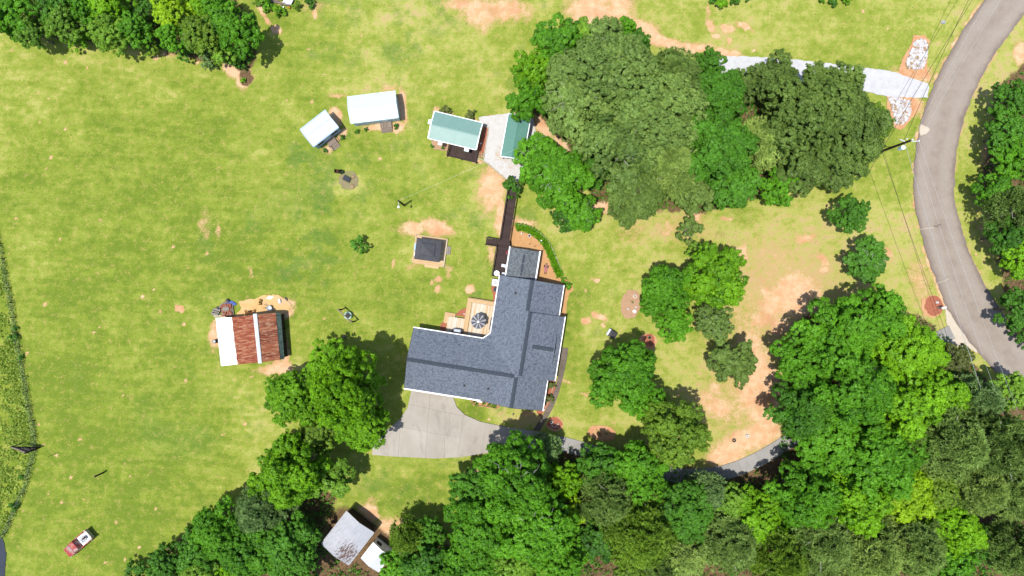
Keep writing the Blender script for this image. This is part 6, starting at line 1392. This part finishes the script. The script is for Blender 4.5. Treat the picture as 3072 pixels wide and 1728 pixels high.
# bushes
def bush(px, py, rpx, kind, label, group='shrubs', h=1.0, name='shrub'):
    i = tcount[0]; tcount[0] += 1; R = rpx*PX; p = W(px, py, R*.8); e = empty(name, (p.x, p.y, 0), i*1.7, label, 'shrub', group)
    put('foliage', bush_m[i % 3], LM[kind], e, loc=(0,0,.05), scale=(R, R, R*h)); put('stem', trunk_m, M['bark'], e, scale=(.03,.03,R*.8*h)); return e
bush_m = [crown(700+i, 1.0, 1.5, 1500, .15, clumpr=.16, lobes=7) for i in range(3)]
for a in [(1026.7,412,8,'deep','clipped round shrub at the right corner of the small tilted shed'),(975,451,7.5,'deep','clipped round shrub below the small tilted shed'),(1070,395,8.5,'deep','larger of two clipped shrubs left of the long shed steps'),(1098,388,6.5,'deep','smaller of two clipped shrubs left of the long shed steps'),(1188,378.5,9,'deep','round shrub right of the long shed steps'),
          (1295.6,438,6.5,'deep','left small round shrub below the cottage'),(1329,443.7,6,'deep','right small round shrub below the cottage, by the porch'),(1336,331,17,'bronze','grey-green shrub behind the cottage, left'),(1412,348,20,'bronze','bronze shrub behind the cottage, right'),
          (1690.4,840.6,10,'green','left of two bright round shrubs at the house corner'),(1705,857,12.5,'green','right and larger of two bright round shrubs at the house corner'),(1655,1157,14,'bronze','upper dark spiky shrub by the front walkway'),(1648,1196,15,'bronze','lower dark spiky shrub by the front walkway'),
          (729,241,9,'lime','small bright shrub on the clay tip below the top left grove'),(1345,974,6,'olive','tiny shrub on the mulch by the platform'),(800,12,22,'green','bright shrub left of the debris pile'),(835,32,20,'lime','shrub below the debris pile'),(780,0,24,'fern','shrub at the top edge left of the debris'),(890,18,14,'olive','shrub right of the debris pile'),(930,4,18,'deep','dark shrub at the top edge right of the debris'),
          (2162,8,20,'lime','bright shrub at the top edge right of the clay track'),(2205,0,16,'green','green shrub at the top edge, second from the track'),(2145,-4,16,'deep','dark shrub at the top edge beside the clay track'),(2500,0,18,'deep','dark shrub at the top edge, nearer the road'),(2465,-3,12,'green','small shrub at the top edge, left of the dark one'),(2540,-3,16,'lime','bright shrub at the top edge nearest the road'),(2245,-2,9,'deep','tiny dark shrub at the top edge'),
          (42,1012,13,'deep','dark bramble bush on the left fence line'),(62,1073,9,'deep','small dark bush on the left fence line'),(64,1432,9,'deep','dark bush on the left fence below the plank rack'),(40,1520,14,'deep','dark bush low on the left fence'),(46,985,8,'deep','small bramble above the larger one on the fence')]: bush(*a)
# border of liriope and small planted tufts
def scatter(name, n, sampler, size, mat, label, cat, h=.35, nv=3, blade=.2, parent=None):
    g = np.random.default_rng(len(name)*7+n); P = sampler(n, g); n = len(P)
    d = unit(g.normal(size=(n,3))*np.array([.9,.9,.3])+np.array([0,0,.35])); L = size*g.uniform(.5,1.3,(n,1)); s = unit(np.cross(d, g.normal(size=(n,3))))*L*blade
    P3 = np.concatenate([P, g.uniform(0, h, (n,1))], 1); V3 = np.stack([P3-s, P3+s, P3+d*L], 1).reshape(-1,3)
    c = P3.mean(0); c[2] = 0; V3 = V3-c; o = put(name, quads_mesh(name, V3, g.uniform(0,1,n), 3), mat, parent, loc=c)
    return tag(o, label, cat, kind='stuff')
def strip_sampler(pts, half, hk=None):
    pp = np.array([W(*p)[:2] for p in resample(pts, 80)])
    def f(n, g):
        i = g.uniform(0, 78.99, n); k = i.astype(int); t = (i-k)[:,None]; P = pp[k]*(1-t)+pp[k+1]*t; d = unit(pp[k+1]-pp[k]); nn = np.stack([-d[:,1], d[:,0]],1)
        return P+nn*np.clip(g.normal(size=(n,1))*.5, -1, 1)*half
    return f
scatter('liriope_border', 9000, strip_sampler([(1547,682),(1556,680),(1572,684),(1596,692),(1618,708),(1636,730),(1648,752),(1660,780),(1670,805),(1682,830)], .5), .3, LM['lime'], 'curved border of bright green liriope beside the pine straw bed', 'border plants', .15)
def poly_sampler(pts, dens_fn=None):
    pp = [(W(*p).x, W(*p).y) for p in pts]; x0, x1 = min(p[0] for p in pp), max(p[0] for p in pp); y0, y1 = min(p[1] for p in pp), max(p[1] for p in pp)
    def f(n, g):
        P = g.uniform((x0,y0), (x1,y1), (n*3,2)); r = np.zeros(len(P), bool)
        for i in range(len(pp)):
            (a,b),(c,d) = pp[i], pp[(i+1)%len(pp)]
            if b == d: continue
            r ^= ((b > P[:,1]) != (d > P[:,1])) & (P[:,0] < (c-a)*(P[:,1]-b)/(d-b)+a)
        P = P[r]; cl = fbm(P[:,0], P[:,1], 1.6, 77); P = P[g.uniform(size=len(P)) < sstep(cl, .3, .62)]; return P[:n]
    return f
LF = [(-40,690)]+[p for p in FENCE if 0 <= p[0]]+[(-40,1620)]
scatter('tall_weeds', 9000, poly_sampler([(x-6, y) for x, y in LF]), .34, LM['weed'], 'tall bright weeds filling the field beyond the left fence', 'weeds', .25, blade=.35)
scatter('fence_vines', 3000, strip_sampler([(x-5, y) for x, y in FENCE if -20 < x], .45), .26, LM['weeddark'], 'grey-green vines tangled along the left wire fence', 'vines', .3)
def tuft_sampler(c, sd):
    def f(n, g):
        k = g.integers(0, len(c), n); P = np.array([W(*p)[:2] for p in c])[k]; return P+g.normal(size=(n,2))*sd
    return f
for i, (x, y, l) in enumerate([(1424,1204,'leftmost leafy plant in the front flower bed'),(1430,1212,'low plant at the left rim of the front flower bed'),(1452,1210,'single small plant in the middle of the flower bed'),(1468,1214,'tall leafy plant right of the middle of the flower bed'),(1478,1217,'yellowish plant near the right end of the flower bed'),(1485,1220,'small rightmost plant in the flower bed')]):
    o = scatter('bedding_plant', 90, tuft_sampler([(x, y)], .14), .2, LM['deep' if i != 4 else 'lime'], l, 'plant', .2); o['kind'] = 'thing'; o['group'] = 'plants in the front flower bed'
for i, (x, y, l) in enumerate([(1896,906,'green sprout in the middle of the tan mulch oval'),(1793,1294,'left seedling on the large red mulch circle'),(1818,1301,'right seedling on the large red mulch circle'),(1798,1303,'middle seedling on the large red mulch circle')]):
    o = scatter('seedling', 50, tuft_sampler([(x, y)], .12), .16, LM['deep'], l, 'plant', .12); o['kind'] = 'thing'
# low undergrowth on the woodland floor
for k, w in enumerate(WOODS):
    scatter('undergrowth', (9000, 12000, 42000, 5000)[k], poly_sampler(w), .42, LM['deep'], ['low green undergrowth beneath the top left grove','low green undergrowth beneath the central grove','low green undergrowth beneath the lower woods','low green undergrowth beneath the roadside trees'][k], 'undergrowth', .6, blade=.3)
